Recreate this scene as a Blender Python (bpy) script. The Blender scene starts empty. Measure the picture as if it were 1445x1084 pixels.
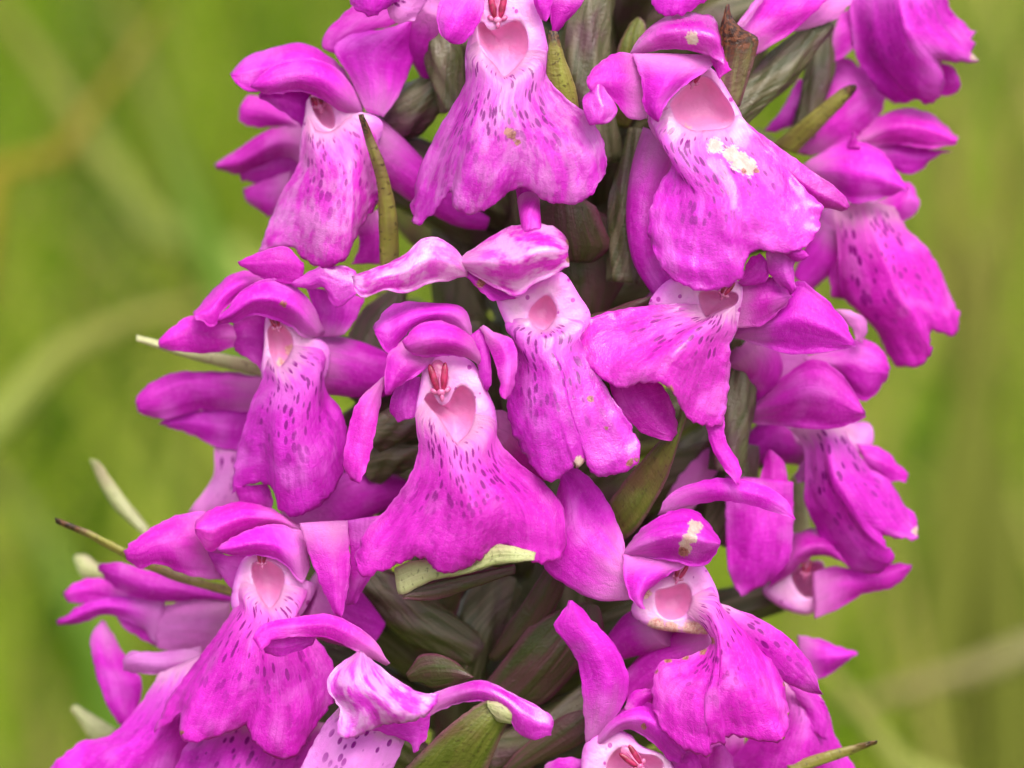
import bpy, math, random
import numpy as np
from mathutils import Matrix, Vector

random.seed(7); np.random.seed(7)
sc = bpy.context.scene
R = math.radians

# ------------------------------------------------------------------ camera
W, H = 1445.0, 1084.0
FRAME = 0.050                 # metres across at the focus distance
S = FRAME / W                 # metres per unit of the working grid
DIST = 0.20                   # camera to the front florets
PITCH = R(13.0)               # looking a little downwards
FOCUS_PT = Vector((0, 0, 0.27))
fwd = Vector((0, math.cos(PITCH), -math.sin(PITCH)))
cam_loc = FOCUS_PT - fwd * DIST
cd = bpy.data.cameras.new('camera'); cam = bpy.data.objects.new('camera', cd)
sc.collection.objects.link(cam); sc.camera = cam
cam.location = cam_loc
cam.rotation_euler = (math.pi / 2 - PITCH, 0, 0)
cd.sensor_width = 36.0
cd.lens = 36.0 * DIST / FRAME
cd.clip_start = 0.005; cd.clip_end = 400.0
cd.dof.use_dof = True; cd.dof.focus_distance = DIST + 0.0012
cd.dof.aperture_fstop = 28.0
CM = Matrix.Translation(cam_loc) @ Matrix.Rotation(math.pi / 2 - PITCH, 4, 'X')

# ------------------------------------------------------------------ light
world = bpy.data.worlds.new('World'); sc.world = world; world.use_nodes = True
wn = world.node_tree.nodes; wl = world.node_tree.links
sky = wn.new('ShaderNodeTexSky'); sky.sky_type = 'NISHITA'; sky.sun_disc = False
SUN_EL, SUN_AZ = R(60), R(162)      # compass: 0 = +Y (away from camera), 180 = behind it
sky.sun_elevation = SUN_EL; sky.sun_rotation = SUN_AZ
sky.dust_density = 4.0; sky.air_density = 0.7; sky.ozone_density = 1.0
hs = wn.new('ShaderNodeHueSaturation'); hs.inputs['Saturation'].default_value = 0.45
wl.new(sky.outputs[0], hs.inputs['Color'])
wl.new(hs.outputs[0], wn['Background'].inputs['Color'])
wn['Background'].inputs['Strength'].default_value = 0.15
sd = bpy.data.lights.new('sun', 'SUN'); sun = bpy.data.objects.new('sun', sd)
sc.collection.objects.link(sun)
sd.energy = 1.15; sd.angle = R(40); sd.color = (1.0, 0.965, 0.90)
sdir = Vector((math.sin(SUN_AZ) * math.cos(SUN_EL), math.cos(SUN_AZ) * math.cos(SUN_EL), math.sin(SUN_EL)))
sun.rotation_euler = (-sdir).to_track_quat('-Z', 'Y').to_euler()
sc.view_settings.view_transform = 'Standard'; sc.view_settings.look = 'None'
sc.view_settings.gamma = 1.0; sc.view_settings.use_curve_mapping = False
sc.view_settings.exposure = 1.14
sc.render.engine = 'CYCLES'
sc.cycles.max_bounces = 5; sc.cycles.diffuse_bounces = 3; sc.cycles.glossy_bounces = 2; sc.cycles.transmission_bounces = 3
sc.cycles.use_adaptive_sampling = True; sc.cycles.adaptive_threshold = 0.03

# ------------------------------------------------------------------ helpers
def P(x, y, d):
    """working-grid arrays (x right, y down, d away from the focus plane) -> world points (n,3)"""
    x = np.asarray(x, float); y = np.asarray(y, float); d = np.asarray(d, float)
    z = DIST + d * S
    k = S * z / DIST
    v = np.stack([(x - W / 2) * k, -(y - H / 2) * k, -z, np.ones_like(z)], -1)
    return (v @ np.array(CM).T)[..., :3]

VIEW = {'A': (290, 0, .36900), 'B': (560, 0, .36900), 'C': (800, 0, .41522), 'D': (170, 330, .41513),
        'E': (480, 300, .41513), 'F': (780, 350, .41522), 'G': (60, 634, .41528), 'H': (440, 600, .44643),
        'I': (760, 634, .41512), 'J': (1000, 0, .27682), 'K': (520, 420, .27675), 'P': (0, 0, 1.0)}

def pts(s, c):
    x0, y0, k = VIEW[c]
    a = np.array([[float(q) for q in t.split(',')] for t in s.split()])
    return a * k + np.array([x0, y0])

def smooth(p, n, closed=False):
    """centripetal-ish Catmull-Rom through p, resampled to n points evenly by length"""
    p = np.asarray(p, float)
    if len(p) == 1: return np.repeat(p, n, 0)
    if closed: q = np.vstack([p[-1], p, p[0], p[1]])
    else: q = np.vstack([2 * p[0] - p[1], p, 2 * p[-1] - p[-2]])
    out = []
    for i in range(1, len(q) - 2):
        t = np.linspace(0, 1, 14, endpoint=False)[:, None]
        a, b, c, d = q[i - 1], q[i], q[i + 1], q[i + 2]
        out.append(.5 * ((2 * b) + (c - a) * t + (2 * a - 5 * b + 4 * c - d) * t**2 + (3 * b - a - 3 * c + d) * t**3))
    out.append(q[-2][None, :]); o = np.vstack(out)
    L = np.concatenate([[0], np.cumsum(np.linalg.norm(np.diff(o, axis=0), axis=1))])
    if L[-1] < 1e-9: return np.repeat(o[:1], n, 0)
    tt = np.linspace(0, L[-1], n, endpoint=not closed)
    return np.stack([np.interp(tt, L, o[:, k]) for k in range(o.shape[1])], -1)

def link(ob, parent=None):
    sc.collection.objects.link(ob)
    if parent is not None: ob.parent = parent
    return ob

def empty(name, loc, parent=None):
    o = bpy.data.objects.new(name, None); o.empty_display_size = 0.003
    pl = Vector((0, 0, 0))
    q = parent
    while q is not None: pl += q.location; q = q.parent
    o.location = Vector(loc) - pl
    return link(o, parent)

def base_of(o):
    l = Vector((0, 0, 0))
    while o is not None: l += o.location; o = o.parent
    return l

def build(name, co, faces, mat, parent=None, uvn=None, uvs=None, attrs=None, matidx=None, smooth_faces=True):
    """one mesh object; co in world space; uvn / uvs are per-vertex (n,2); attrs: name -> per-vertex float"""
    me = bpy.data.meshes.new(name)
    o = bpy.data.objects.new(name, me)
    org = np.array(base_of(parent)) if parent is not None else np.zeros(3)
    me.from_pydata((np.asarray(co) - org).tolist(), [], faces)
    mats = mat if isinstance(mat, (list, tuple)) else [mat]
    for m in mats: me.materials.append(m)
    if matidx is not None: me.polygons.foreach_set('material_index', matidx)
    if smooth_faces: me.polygons.foreach_set('use_smooth', [True] * len(me.polygons))
    li = np.empty(len(me.loops), int); me.loops.foreach_get('vertex_index', li)
    for nm, uv in (('n', uvn), ('s', uvs)):
        if uv is not None:
            l = me.uv_layers.new(name=nm); l.data.foreach_set('uv', np.asarray(uv)[li].astype(np.float32).ravel())
    for nm, a in (attrs or {}).items():
        at = me.attributes.new(nm, 'FLOAT', 'POINT'); at.data.foreach_set('value', np.asarray(a, np.float32))
    me.update()
    return link(o, parent)

def grid_faces(nu, nv, off=0, flip=False):
    f = []
    for i in range(nu - 1):
        for j in range(nv - 1):
            a, b, c, d = off + i * nv + j, off + i * nv + j + 1, off + (i + 1) * nv + j + 1, off + (i + 1) * nv + j
            f.append((a, d, c, b) if flip else (a, b, c, d))
    return f

def waves(x, y, seed, k):
    """smooth pseudo-noise in about -1..1, x,y in working units, k = wavelength"""
    r = np.random.RandomState(seed); o = 0
    for _ in range(5):
        a = r.uniform(0, 2 * math.pi); f = 2 * math.pi / (k * r.uniform(.7, 1.5)); ph = r.uniform(0, 7)
        o = o + np.sin((x * math.cos(a) + y * math.sin(a)) * f + ph)
    return o / 3.2

# ------------------------------------------------------------------ materials
class NT:
    def __init__(s, name):
        s.m = bpy.data.materials.new(name); s.m.use_nodes = True
        s.t = s.m.node_tree; s.n = s.t.nodes; s.out = s.n['Material Output']; s.bsdf = s.n['Principled BSDF']
    def new(s, t, **k):
        n = s.n.new(t)
        for a, b in k.items(): setattr(n, a, b)
        return n
    def lk(s, a, b): s.t.links.new(a, b)
    def val(s, sock, v):
        if hasattr(v, 'is_output') or hasattr(v, 'links'): s.lk(v, sock)
        else: sock.default_value = v
    def math(s, op, a, b=0.0, c=0.0, clamp=False):
        n = s.new('ShaderNodeMath', operation=op); n.use_clamp = clamp
        s.val(n.inputs[0], a); s.val(n.inputs[1], b); s.val(n.inputs[2], c); return n.outputs[0]
    def mix(s, f, a, b):
        n = s.new('ShaderNodeMix', data_type='RGBA')
        s.val(n.inputs[0], f)
        for i, v in ((6, a), (7, b)):
            if isinstance(v, tuple): n.inputs[i].default_value = (*v, 1)
            else: s.lk(v, n.inputs[i])
        return n.outputs[2]
    def rng(s, v, a, b, c=0.0, d=1.0, sm=True):
        n = s.new('ShaderNodeMapRange'); n.interpolation_type = 'SMOOTHSTEP' if sm else 'LINEAR'
        s.val(n.inputs[0], v)
        for i, q in enumerate((a, b, c, d)): n.inputs[i + 1].default_value = q
        return n.outputs[0]
    def uv(s, name): return s.new('ShaderNodeUVMap', uv_map=name).outputs[0]
    def scale(s, v, x, y, z=1.0):
        n = s.new('ShaderNodeVectorMath', operation='MULTIPLY'); s.lk(v, n.inputs[0]); n.inputs[1].default_value = (x, y, z)
        return n.outputs[0]
    def noise(s, v, sc_, detail=3, rough=.55):
        n = s.new('ShaderNodeTexNoise'); n.inputs['Scale'].default_value = sc_; n.inputs['Detail'].default_value = detail
        n.inputs['Roughness'].default_value = rough
        if v is not None: s.lk(v, n.inputs['Vector'])
        return n.outputs[0]
    def attr(s, name): return s.new('ShaderNodeAttribute', attribute_name=name).outputs['Fac']
    def sep(s, v):
        n = s.new('ShaderNodeSeparateXYZ'); s.lk(v, n.inputs[0]); return n.outputs

MAG = (0.62, 0.030, 0.60)

def petal_material(name, lip=False, gloss=0.0, dark=0.0, pale=0.0, spots=1.0, frost=0.0, base=.55):
    t = NT(name)
    n = t.uv('n'); s = t.uv('s'); along = t.sep(n)[1]; across = t.sep(n)[0]
    streak = t.noise(t.scale(s, 7, 1.5), 1.0, 2, .5)
    blotch = t.noise(t.scale(s, 1.6, 1.3), 1.0, 2, .6)
    k = 1 - dark
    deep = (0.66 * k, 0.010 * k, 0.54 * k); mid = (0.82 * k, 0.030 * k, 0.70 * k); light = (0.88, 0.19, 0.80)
    c = t.mix(t.rng(streak, .30, .70), deep, mid)
    c = t.mix(t.math('MULTIPLY', t.rng(blotch, .50, .72), .60), c, light)
    cell = t.noise(s, 17, 2, .65)
    c = t.mix(t.math('MULTIPLY', t.rng(cell, .50, .72), .22), c, light)
    c = t.mix(t.math('MULTIPLY', t.rng(cell, .30, .48, 1, 0), .16), c, (0.52, 0.006, 0.42))
    vein = t.noise(t.scale(s, 26, 1.6), 1.0, 1, .6)
    c = t.mix(t.math('MULTIPLY', t.rng(vein, .54, .64), .34), c, (0.56, 0.008, 0.45))
    if frost: c = t.mix(t.math('MULTIPLY', t.rng(t.noise(t.scale(s, 5, 2.2), 1.0, 3, .65), .40, .62), frost), c, (0.90, 0.50, 0.84))  # frost: pale lilac streaks mixed into the petal colour
    if pale: c = t.mix(pale, c, (0.80, 0.42, 0.74))
    if lip:
        # whitish-pink throat end running out into pale streaks, then darker flecks and dashes
        wob = t.math('ADD', along, t.math('MULTIPLY', t.math('SUBTRACT', streak, .5), .22))
        c = t.mix(t.math('MULTIPLY', t.rng(wob, .06, .44, 1, 0), .55), c, (0.86, 0.21, 0.77))
        c = t.mix(t.rng(wob, .02, .19, .95, 0), c, (0.80, 0.37, 0.66))
        v = t.new('ShaderNodeTexVoronoi', feature='F1'); v.inputs['Scale'].default_value = 1.0
        v.inputs['Randomness'].default_value = 0.85
        t.lk(t.scale(s, 10.5, 5.4), v.inputs['Vector'])
        size = t.math('MULTIPLY', t.rng(t.noise(t.scale(s, 2.2, 1.8), 1.0, 1), .28, .54, .20, .46), 1.0)
        dd = t.math('SUBTRACT', size, v.outputs['Distance'])
        spot = t.rng(dd, 0.0, .13)
        zone = t.math('MULTIPLY', t.rng(along, .03, .09), t.rng(along, .35, .85, 1, .15))
        mid_ = t.rng(t.math('ABSOLUTE', t.math('SUBTRACT', across, .5)), .30, .46, 1, .15)
        spot = t.math('MULTIPLY', t.math('MULTIPLY', spot, zone), mid_)
        c = t.mix(t.math('MULTIPLY', spot, 1.0 * spots), c, (0.29, 0.0, 0.25))
    else:
        c = t.mix(t.rng(t.math('ADD', along, t.math('MULTIPLY', t.math('SUBTRACT', streak, .5), .25)), 0.0, .42, base, 0), c, (0.84, 0.40, 0.72))
    rim = t.rng(t.math('ABSOLUTE', t.math('SUBTRACT', across, .5)), .485, .5)
    c = t.mix(t.math('MULTIPLY', rim, .25), c, (0.80, 0.20, 0.76))
    # wounds: bleached and browned tissue
    sw = t.attr('scar_pale'); sb = t.attr('scar_brown')
    ns = t.math('ADD', t.math('MULTIPLY', t.noise(s, 22, 4, .7), .5), t.math('MULTIPLY', t.noise(s, 7, 2, .6), .5))
    swm = t.rng(t.math('ADD', sw, t.math('MULTIPLY', t.math('SUBTRACT', ns, .5), 1.8)), .40, .62)
    sbm = t.rng(t.math('ADD', sb, t.math('MULTIPLY', t.math('SUBTRACT', ns, .5), 1.8)), .42, .66)
    swm = t.math('MULTIPLY', swm, t.rng(sw, .02, .10)); sbm = t.math('MULTIPLY', sbm, t.rng(sb, .02, .10))
    c = t.mix(swm, c, t.mix(t.rng(ns, .40, .62), (0.74, 0.48, 0.40), (0.82, 0.66, 0.58)))
    c = t.mix(sbm, c, t.mix(t.rng(ns, .38, .6), (0.24, 0.05, 0.04), (0.60, 0.26, 0.20)))
    oi = t.new('ShaderNodeObjectInfo').outputs['Random']
    hv = t.new('ShaderNodeHueSaturation'); t.lk(c, hv.inputs['Color']); t.lk(t.rng(oi, 0, 1, .90, 1.06, False), hv.inputs['Value'])
    t.lk(t.rng(t.math('FRACT', t.math('MULTIPLY', oi, 7.3)), 0, 1, .492, .508, False), hv.inputs['Hue']); c = hv.outputs[0]
    b = t.bsdf
    t.lk(c, b.inputs['Base Color'])
    rgh = t.rng(t.noise(s, 5, 2, .65), .35, .65, .52 - .16 * gloss, .38 - .14 * gloss, False)
    t.lk(rgh, b.inputs['Roughness'])
    b.inputs['Specular IOR Level'].default_value = .40 + .3 * gloss
    b.inputs['Sheen Weight'].default_value = .03; b.inputs['Sheen Roughness'].default_value = .45
    b.inputs['Sheen Tint'].default_value = (1, .75, 1, 1)
    if gloss:
        b.inputs['Coat Weight'].default_value = 1.0 * gloss; b.inputs['Coat Roughness'].default_value = .10
    # relief: veins along the length, crumple, cell grain
    hgt = t.math('ADD', t.math('MULTIPLY', streak, .35), t.math('MULTIPLY', t.noise(s, 3.2, 2, .55), .7 + .4 * gloss))
    hgt = t.math('ADD', hgt, t.math('MULTIPLY', cell, .24))
    grain = t.noise(s, 55, 1, .6)
    hgt = t.math('ADD', hgt, t.math('MULTIPLY', grain, .22))
    bp = t.new('ShaderNodeBump'); bp.inputs['Strength'].default_value = .55; bp.inputs['Distance'].default_value = 0.00028
    t.lk(hgt, bp.inputs['Height']); t.lk(bp.outputs[0], b.inputs['Normal'])
    tr = t.new('ShaderNodeBsdfTranslucent'); t.lk(c, tr.inputs['Color']); t.lk(bp.outputs[0], tr.inputs['Normal'])
    mx = t.new('ShaderNodeMixShader'); mx.inputs[0].default_value = .42
    t.lk(b.outputs[0], mx.inputs[1]); t.lk(tr.outputs[0], mx.inputs[2]); t.lk(mx.outputs[0], t.out.inputs['Surface'])
    return t.m

def throat_material():
    t = NT('throat_tissue')
    n = t.uv('n'); s = t.uv('s'); along = t.sep(n)[1]
    soft = t.noise(s, 2.0, 3)
    c = t.mix(t.rng(soft, .4, .65), (0.70, 0.25, 0.58), (0.75, 0.36, 0.62))
    c = t.mix(t.rng(along, .50, .78), c, (0.76, 0.26, 0.52))
    c = t.mix(t.rng(along, .78, 1.0), c, (0.70, 0.20, 0.46))
    c = t.mix(t.rng(t.math('ADD', along, t.math('MULTIPLY', t.math('SUBTRACT', soft, .5), .2)), .10, .42, .90, 0), c, (0.78, 0.16, 0.72))
    v = t.new('ShaderNodeTexVoronoi', feature='F1'); v.inputs['Scale'].default_value = 1.0
    t.lk(t.scale(s, 7.0, 6.0), v.inputs['Vector'])
    size = t.rng(t.noise(s, 3.4, 1), .42, .60, .05, .30)
    spot = t.rng(t.math('SUBTRACT', size, v.outputs['Distance']), 0, .10)
    spot = t.math('MULTIPLY', spot, t.rng(along, .50, .54, 1, 0))
    c = t.mix(t.math('MULTIPLY', spot, .9), c, (0.38, 0.004, 0.30))
    sw = t.attr('scar_pale'); sb = t.attr('scar_brown'); ns = t.noise(s, 22, 4, .7)
    sbm = t.math('MULTIPLY', t.rng(t.math('ADD', sb, t.math('MULTIPLY', t.math('SUBTRACT', ns, .5), .9)), .42, .66), t.rng(sb, .02, .1))
    c = t.mix(sbm, c, t.mix(t.rng(ns, .38, .6), (0.55, 0.22, 0.20), (0.74, 0.46, 0.40)))
    b = t.bsdf; t.lk(c, b.inputs['Base Color']); b.inputs['Roughness'].default_value = .42
    b.inputs['Subsurface Weight'].default_value = .25; b.inputs['Subsurface Radius'].default_value = (.0012, .0006, .0009)
    b.inputs['Subsurface Scale'].default_value = 1.0
    bp = t.new('ShaderNodeBump'); bp.inputs['Strength'].default_value = .35; bp.inputs['Distance'].default_value = 0.0002
    t.lk(t.noise(s, 12, 3), bp.inputs['Height']); t.lk(bp.outputs[0], b.inputs['Normal'])
    return t.m

def leaf_material(name, a, b_, c_, edge=(0.20, 0.05, 0.10), tip=None, rough=.42, transl=.15, fleck=.0):
    """bracts, ovaries, stem: long stripes of two greens/purples, optional withered tip"""
    t = NT(name)
    n = t.uv('n'); s = t.uv('s'); along = t.sep(n)[1]; across = t.sep(n)[0]
    st = t.noise(t.scale(s, 11, .5), 1.0, 3, .6)
    c = t.mix(t.rng(st, .38, .60), a, b_)
    c = t.mix(t.math('MULTIPLY', t.rng(t.noise(t.scale(s, 2, 1), 1.0, 3), .46, .68), .8), c, c_)
    rim = t.rng(t.math('ABSOLUTE', t.math('SUBTRACT', across, .5)), .36, .5)
    c = t.mix(t.math('MULTIPLY', rim, .7), c, edge)
    if fleck:
        fl = t.rng(t.noise(s, 16, 2, .5), .60, .68)
        c = t.mix(t.math('MULTIPLY', fl, fleck), c, (0.05, 0.02, 0.012))
    if tip:
        z0, z1, col, col2 = tip
        ns = t.noise(s, 14, 3)
        f = t.rng(t.math('ADD', along, t.math('MULTIPLY', t.math('SUBTRACT', ns, .5), .25)), z0, z1)
        c = t.mix(f, c, t.mix(t.rng(ns, .42, .6), col, col2))
    b = t.bsdf; t.lk(c, b.inputs['Base Color']); b.inputs['Roughness'].default_value = rough
    bp = t.new('ShaderNodeBump'); bp.inputs['Strength'].default_value = .5; bp.inputs['Distance'].default_value = 0.0003
    t.lk(t.math('ADD', st, t.math('MULTIPLY', t.noise(s, 20, 3), .4)), bp.inputs['Height']); t.lk(bp.outputs[0], b.inputs['Normal'])
    tr = t.new('ShaderNodeBsdfTranslucent'); t.lk(c, tr.inputs['Color'])
    mx = t.new('ShaderNodeMixShader'); mx.inputs[0].default_value = transl
    t.lk(b.outputs[0], mx.inputs[1]); t.lk(tr.outputs[0], mx.inputs[2]); t.lk(mx.outputs[0], t.out.inputs['Surface'])
    return t.m

def simple_material(name, c1, c2, scale=2500, rough=.4, sss=0.0):
    t = NT(name); co = t.new('ShaderNodeTexCoord').outputs['Object']
    c = t.mix(t.rng(t.noise(co, scale, 3), .38, .62), c1, c2)
    t.lk(c, t.bsdf.inputs['Base Color']); t.bsdf.inputs['Roughness'].default_value = rough
    if sss:
        t.bsdf.inputs['Subsurface Weight'].default_value = sss
        t.bsdf.inputs['Subsurface Radius'].default_value = (.0010, .0004, .0005); t.bsdf.inputs['Subsurface Scale'].default_value = 1.0
    return t.m

M = {
    'petal': petal_material('petal'),
    'wet': petal_material('petal_wet', gloss=1.0),
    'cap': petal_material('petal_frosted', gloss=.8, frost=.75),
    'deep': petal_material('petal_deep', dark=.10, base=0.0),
    'lobe': petal_material('petal_lobe', base=0.0),
    'lobewet': petal_material('petal_lobe_wet', gloss=1.0, base=0.0),
    'soft': petal_material('petal_pale', pale=.45),
    'lip': petal_material('lip', lip=True),
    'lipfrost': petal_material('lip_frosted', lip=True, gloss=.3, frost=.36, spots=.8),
    'lipwet': petal_material('lip_wet', lip=True, gloss=.9),
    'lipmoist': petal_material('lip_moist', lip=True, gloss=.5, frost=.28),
    'lipplain': petal_material('lip_plain', lip=True, spots=.35),
    'lippale': petal_material('lip_pale', lip=True, pale=.55),
    'throat': throat_material(),
    'bract': leaf_material('bract', (0.10, 0.12, 0.012), (0.16, 0.165, 0.024), (0.14, 0.065, 0.035), fleck=.5),
    'bractpurple': leaf_material('bract_purple', (0.060, 0.048, 0.016), (0.11, 0.045, 0.045), (0.055, 0.075, 0.012), edge=(.16, .03, .07)),
    'bracttip': leaf_material('bract_dry_tip', (0.30, 0.29, 0.05), (0.23, 0.19, 0.04), (0.17, 0.08, 0.07), edge=(.24, .16, .06),
                              tip=(.80, .90, (0.02, 0.008, 0.006), (0.16, 0.07, 0.03)), fleck=.7),
    'bractrust': leaf_material('bract_rusty_tip', (0.22, 0.20, 0.08), (0.15, 0.08, 0.06), (0.10, 0.04, 0.03),
                               tip=(.38, .62, (0.035, 0.010, 0.006), (0.16, 0.045, 0.016)), fleck=.3),
    'bractpale': leaf_material('bract_pale', (0.40, 0.42, 0.17), (0.46, 0.46, 0.22), (0.36, 0.28, 0.17), edge=(.40, .30, .20), fleck=.5),
    'ovary': leaf_material('ovary', (0.055, 0.058, 0.014), (0.135, 0.115, 0.060), (0.10, 0.035, 0.055), edge=(0.06, 0.03, 0.02), transl=.05),
    'stem': leaf_material('stem', (0.055, 0.095, 0.022), (0.13, 0.13, 0.06), (0.10, 0.05, 0.06), edge=(0.08, 0.09, 0.03), transl=.03),
    'red': simple_material('anther_red', (0.20, 0.002, 0.03), (0.42, 0.012, 0.09), rough=.35, sss=.1),
    'pinkknob': simple_material('stigma_pink', (0.50, 0.08, 0.24), (0.62, 0.18, 0.36), rough=.35, sss=.15),
    'brown': simple_material('withered', (0.10, 0.03, 0.015), (0.24, 0.09, 0.04)),
}

# ------------------------------------------------------------------ petal, throat, tube builders
_seed = [100]
def patch(parent, name, c, L, Rr, T=None, B=None, d=(0, 0), e=(0, 0), b=0, f=.5, curl=0, pw=1.7, mat='petal', th=3.4, nu=26, nv=22,
          scars=(), crumple=1.0, label=None, wavy=1.0, pinch=False):
    """A curved petal of real thickness between two side rails (and, for lips, a top and a bottom edge).
    d: depth at base and tip; e: how far the side edges fold back; b: swelling of the middle; curl: roll of the tip."""
    _seed[0] += 1; sd_ = _seed[0]
    if name in ('lip_lobe', 'sepal_fold', 'sepal_curl', 'torn_petal', 'petal_spike'): mat = {'petal': 'lobe', 'wet': 'lobewet'}.get(mat, mat)
    if name == 'dorsal_sepal' and B is None and e == (0, 0): e = (45, 0)
    u = np.linspace(0, 1, nu)[:, None]; v = np.linspace(0, 1, nv)[None, :]
    l = smooth(pts(L, c), nu); r = smooth(pts(Rr, c), nu)
    if B is None and T is None:
        if pinch:
            m_ = (l + r) / 2; k_ = (.40 + .60 * np.clip(u / .25, 0, 1)) * np.clip(np.sqrt(np.clip((1 - u) / .22, 0, 1)), .04, 1)
            l = m_ + (l - m_) * k_; r = m_ + (r - m_) * k_
        xy = l[:, None, :] * (1 - v[..., None]) + r[:, None, :] * v[..., None]
    else:
        tt = smooth(pts(T, c), nv) if T else np.linspace(l[0], r[0], nv)
        bb = smooth(pts(B, c), nv) if B else np.linspace(l[-1], r[-1], nv)
        l = l + (tt[0] - l[0]) * (1 - u) + (bb[0] - l[-1]) * u
        r = r + (tt[-1] - r[0]) * (1 - u) + (bb[-1] - r[-1]) * u
        U = u[..., None]; V = v[..., None]
        xy = (1 - V) * l[:, None] + V * r[:, None] + (1 - U) * tt[None] + U * bb[None] - (
            (1 - U) * (1 - V) * tt[0] + (1 - U) * V * tt[-1] + U * (1 - V) * bb[0] + U * V * bb[-1])
    X, Y = xy[..., 0], xy[..., 1]
    rk = np.random.RandomState(sd_); vv = np.abs(2 * v - 1)
    keel = rk.uniform(.3, .8)
    dome = np.sin(np.pi * np.clip(u, 0, 1)) ** .75 * (keel * (1 - vv ** 1.15) + (1 - keel) * (1 - vv ** 2.4) + .35 * vv ** 9)
    su = np.clip(u * 1.6, 0, 1)
    D = d[0] + (d[1] - d[0]) * u + 0 * v
    D = D + su * (e[0] * np.clip((f - v) / f, 0, 1) ** pw + e[1] * np.clip((v - f) / (1 - f), 0, 1) ** pw)
    if B is None: D = D + rk.uniform(-22, 22) * (v - .5) * (u - .3)
    if B is None: b = b * .82
    D = D - b * dome + curl * u ** 3
    # length and width in working units, for the relief and the textures
    ln = np.linalg.norm(np.diff(xy[:, nv // 2], axis=0), axis=1).sum(); wd = np.linalg.norm(np.diff(xy[nu * 2 // 3], axis=0), axis=1).sum()
    edge = np.clip(np.maximum(np.abs(2 * v - 1), 0 * u + 0), 0, 1) ** 4 + u ** 6
    D = D + crumple * (2.6 * waves(X, Y, sd_, 95) + .8 * waves(X, Y, sd_ + 50, 34)) * np.clip(u * 4, 0, 1)
    ph = rk.uniform(0, 6); nf = max(2.0, wd / 42)
    ridge = np.abs(np.sin((v * nf + .25 * np.sin(u * 3 + ph)) * math.pi + ph)) ** .7
    D = D + crumple * 1.8 * ridge * np.clip(u * 2, 0, 1) * (.5 + .5 * np.clip(waves(X, Y, sd_ + 77, 120), -1, 1))
    D = D + wavy * edge * 3.2 * waves(X, Y, sd_ + 9, 48)
    X = X + wavy * edge * 1.1 * waves(X, Y, sd_ + 3, 17); Y = Y + wavy * edge * 1.1 * waves(X, Y, sd_ + 4, 17)
    if B is not None:      # finely toothed lower margin of a lip
        X = X + wavy * u ** 10 * 1.6 * waves(X, Y, sd_ + 13, 9); Y = Y + wavy * u ** 10 * 2.2 * waves(X, Y, sd_ + 14, 11)
    q = P(X, Y, D)
    gu = np.gradient(q, axis=0); gv = np.gradient(q, axis=1)
    nrm = np.cross(gu, gv); ln_ = np.linalg.norm(nrm, axis=-1, keepdims=True)
    nrm = nrm / np.maximum(ln_, 1e-12)
    weak = (ln_[..., 0] < 1e-10)
    if weak.any(): nrm[weak] = nrm[~weak].mean(0)
    taper = .22 + .78 * (1 - np.abs(2 * v - 1) ** 6) * (1 - u ** 8)
    h = (nrm * (th * S * .5) * taper[..., None])
    co = np.vstack([(q + h).reshape(-1, 3), (q - h).reshape(-1, 3)])
    N = nu * nv
    fc = grid_faces(nu, nv) + grid_faces(nu, nv, N, True)
    def rim(a, b_): fc.append((a, a + N, b_ + N, b_))
    for i in range(nu - 1):
        rim((i + 1) * nv, i * nv); rim(i * nv + nv - 1, (i + 1) * nv + nv - 1)
    for j in range(nv - 1):
        rim(j, j + 1); rim((nu - 1) * nv + j + 1, (nu - 1) * nv + j)
    # swap so the outer skin faces outward
    un = np.stack([np.broadcast_to(v, (nu, nv)), np.broadcast_to(u, (nu, nv))], -1).reshape(-1, 2)
    off = np.array([(sd_ * 3.71) % 17, (sd_ * 5.13) % 23])
    us = np.stack([np.broadcast_to((v - .5) * wd / 100, (nu, nv)), np.broadcast_to(u * ln / 100, (nu, nv))], -1).reshape(-1, 2) + off
    a1 = np.zeros((nu, nv)); a2 = np.zeros((nu, nv))
    for kind, spec in scars:
        for x, y, rr in [tuple(map(float, t_.split(','))) for t_ in spec.split()]:
            k0 = VIEW[c]; cx, cy, rr = x * k0[2] + k0[0], y * k0[2] + k0[1], rr * k0[2]
            g = np.exp(-((X - cx) ** 2 + (Y - cy) ** 2) / (rr * rr) * .7)
            if kind == 'w': a1 = np.maximum(a1, g)
            else: a2 = np.maximum(a2, g)
    o = build(name, co, fc, M[mat], parent, np.vstack([un, un]), np.vstack([us, us]),
              {'scar_pale': np.tile(a1.ravel(), 2), 'scar_brown': np.tile(a2.ravel(), 2)})
    if label: o['label'] = label
    return o

def lip(parent, c, L, T, B, Rr, **k):
    k.setdefault('mat', 'lip'); k.setdefault('nu', 46); k.setdefault('nv', 56); k.setdefault('th', 4.5); k.setdefault('name', 'lip')
    nm = k.pop('name')
    return patch(parent, nm, c, L, Rr, T=T, B=B, **k)

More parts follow.
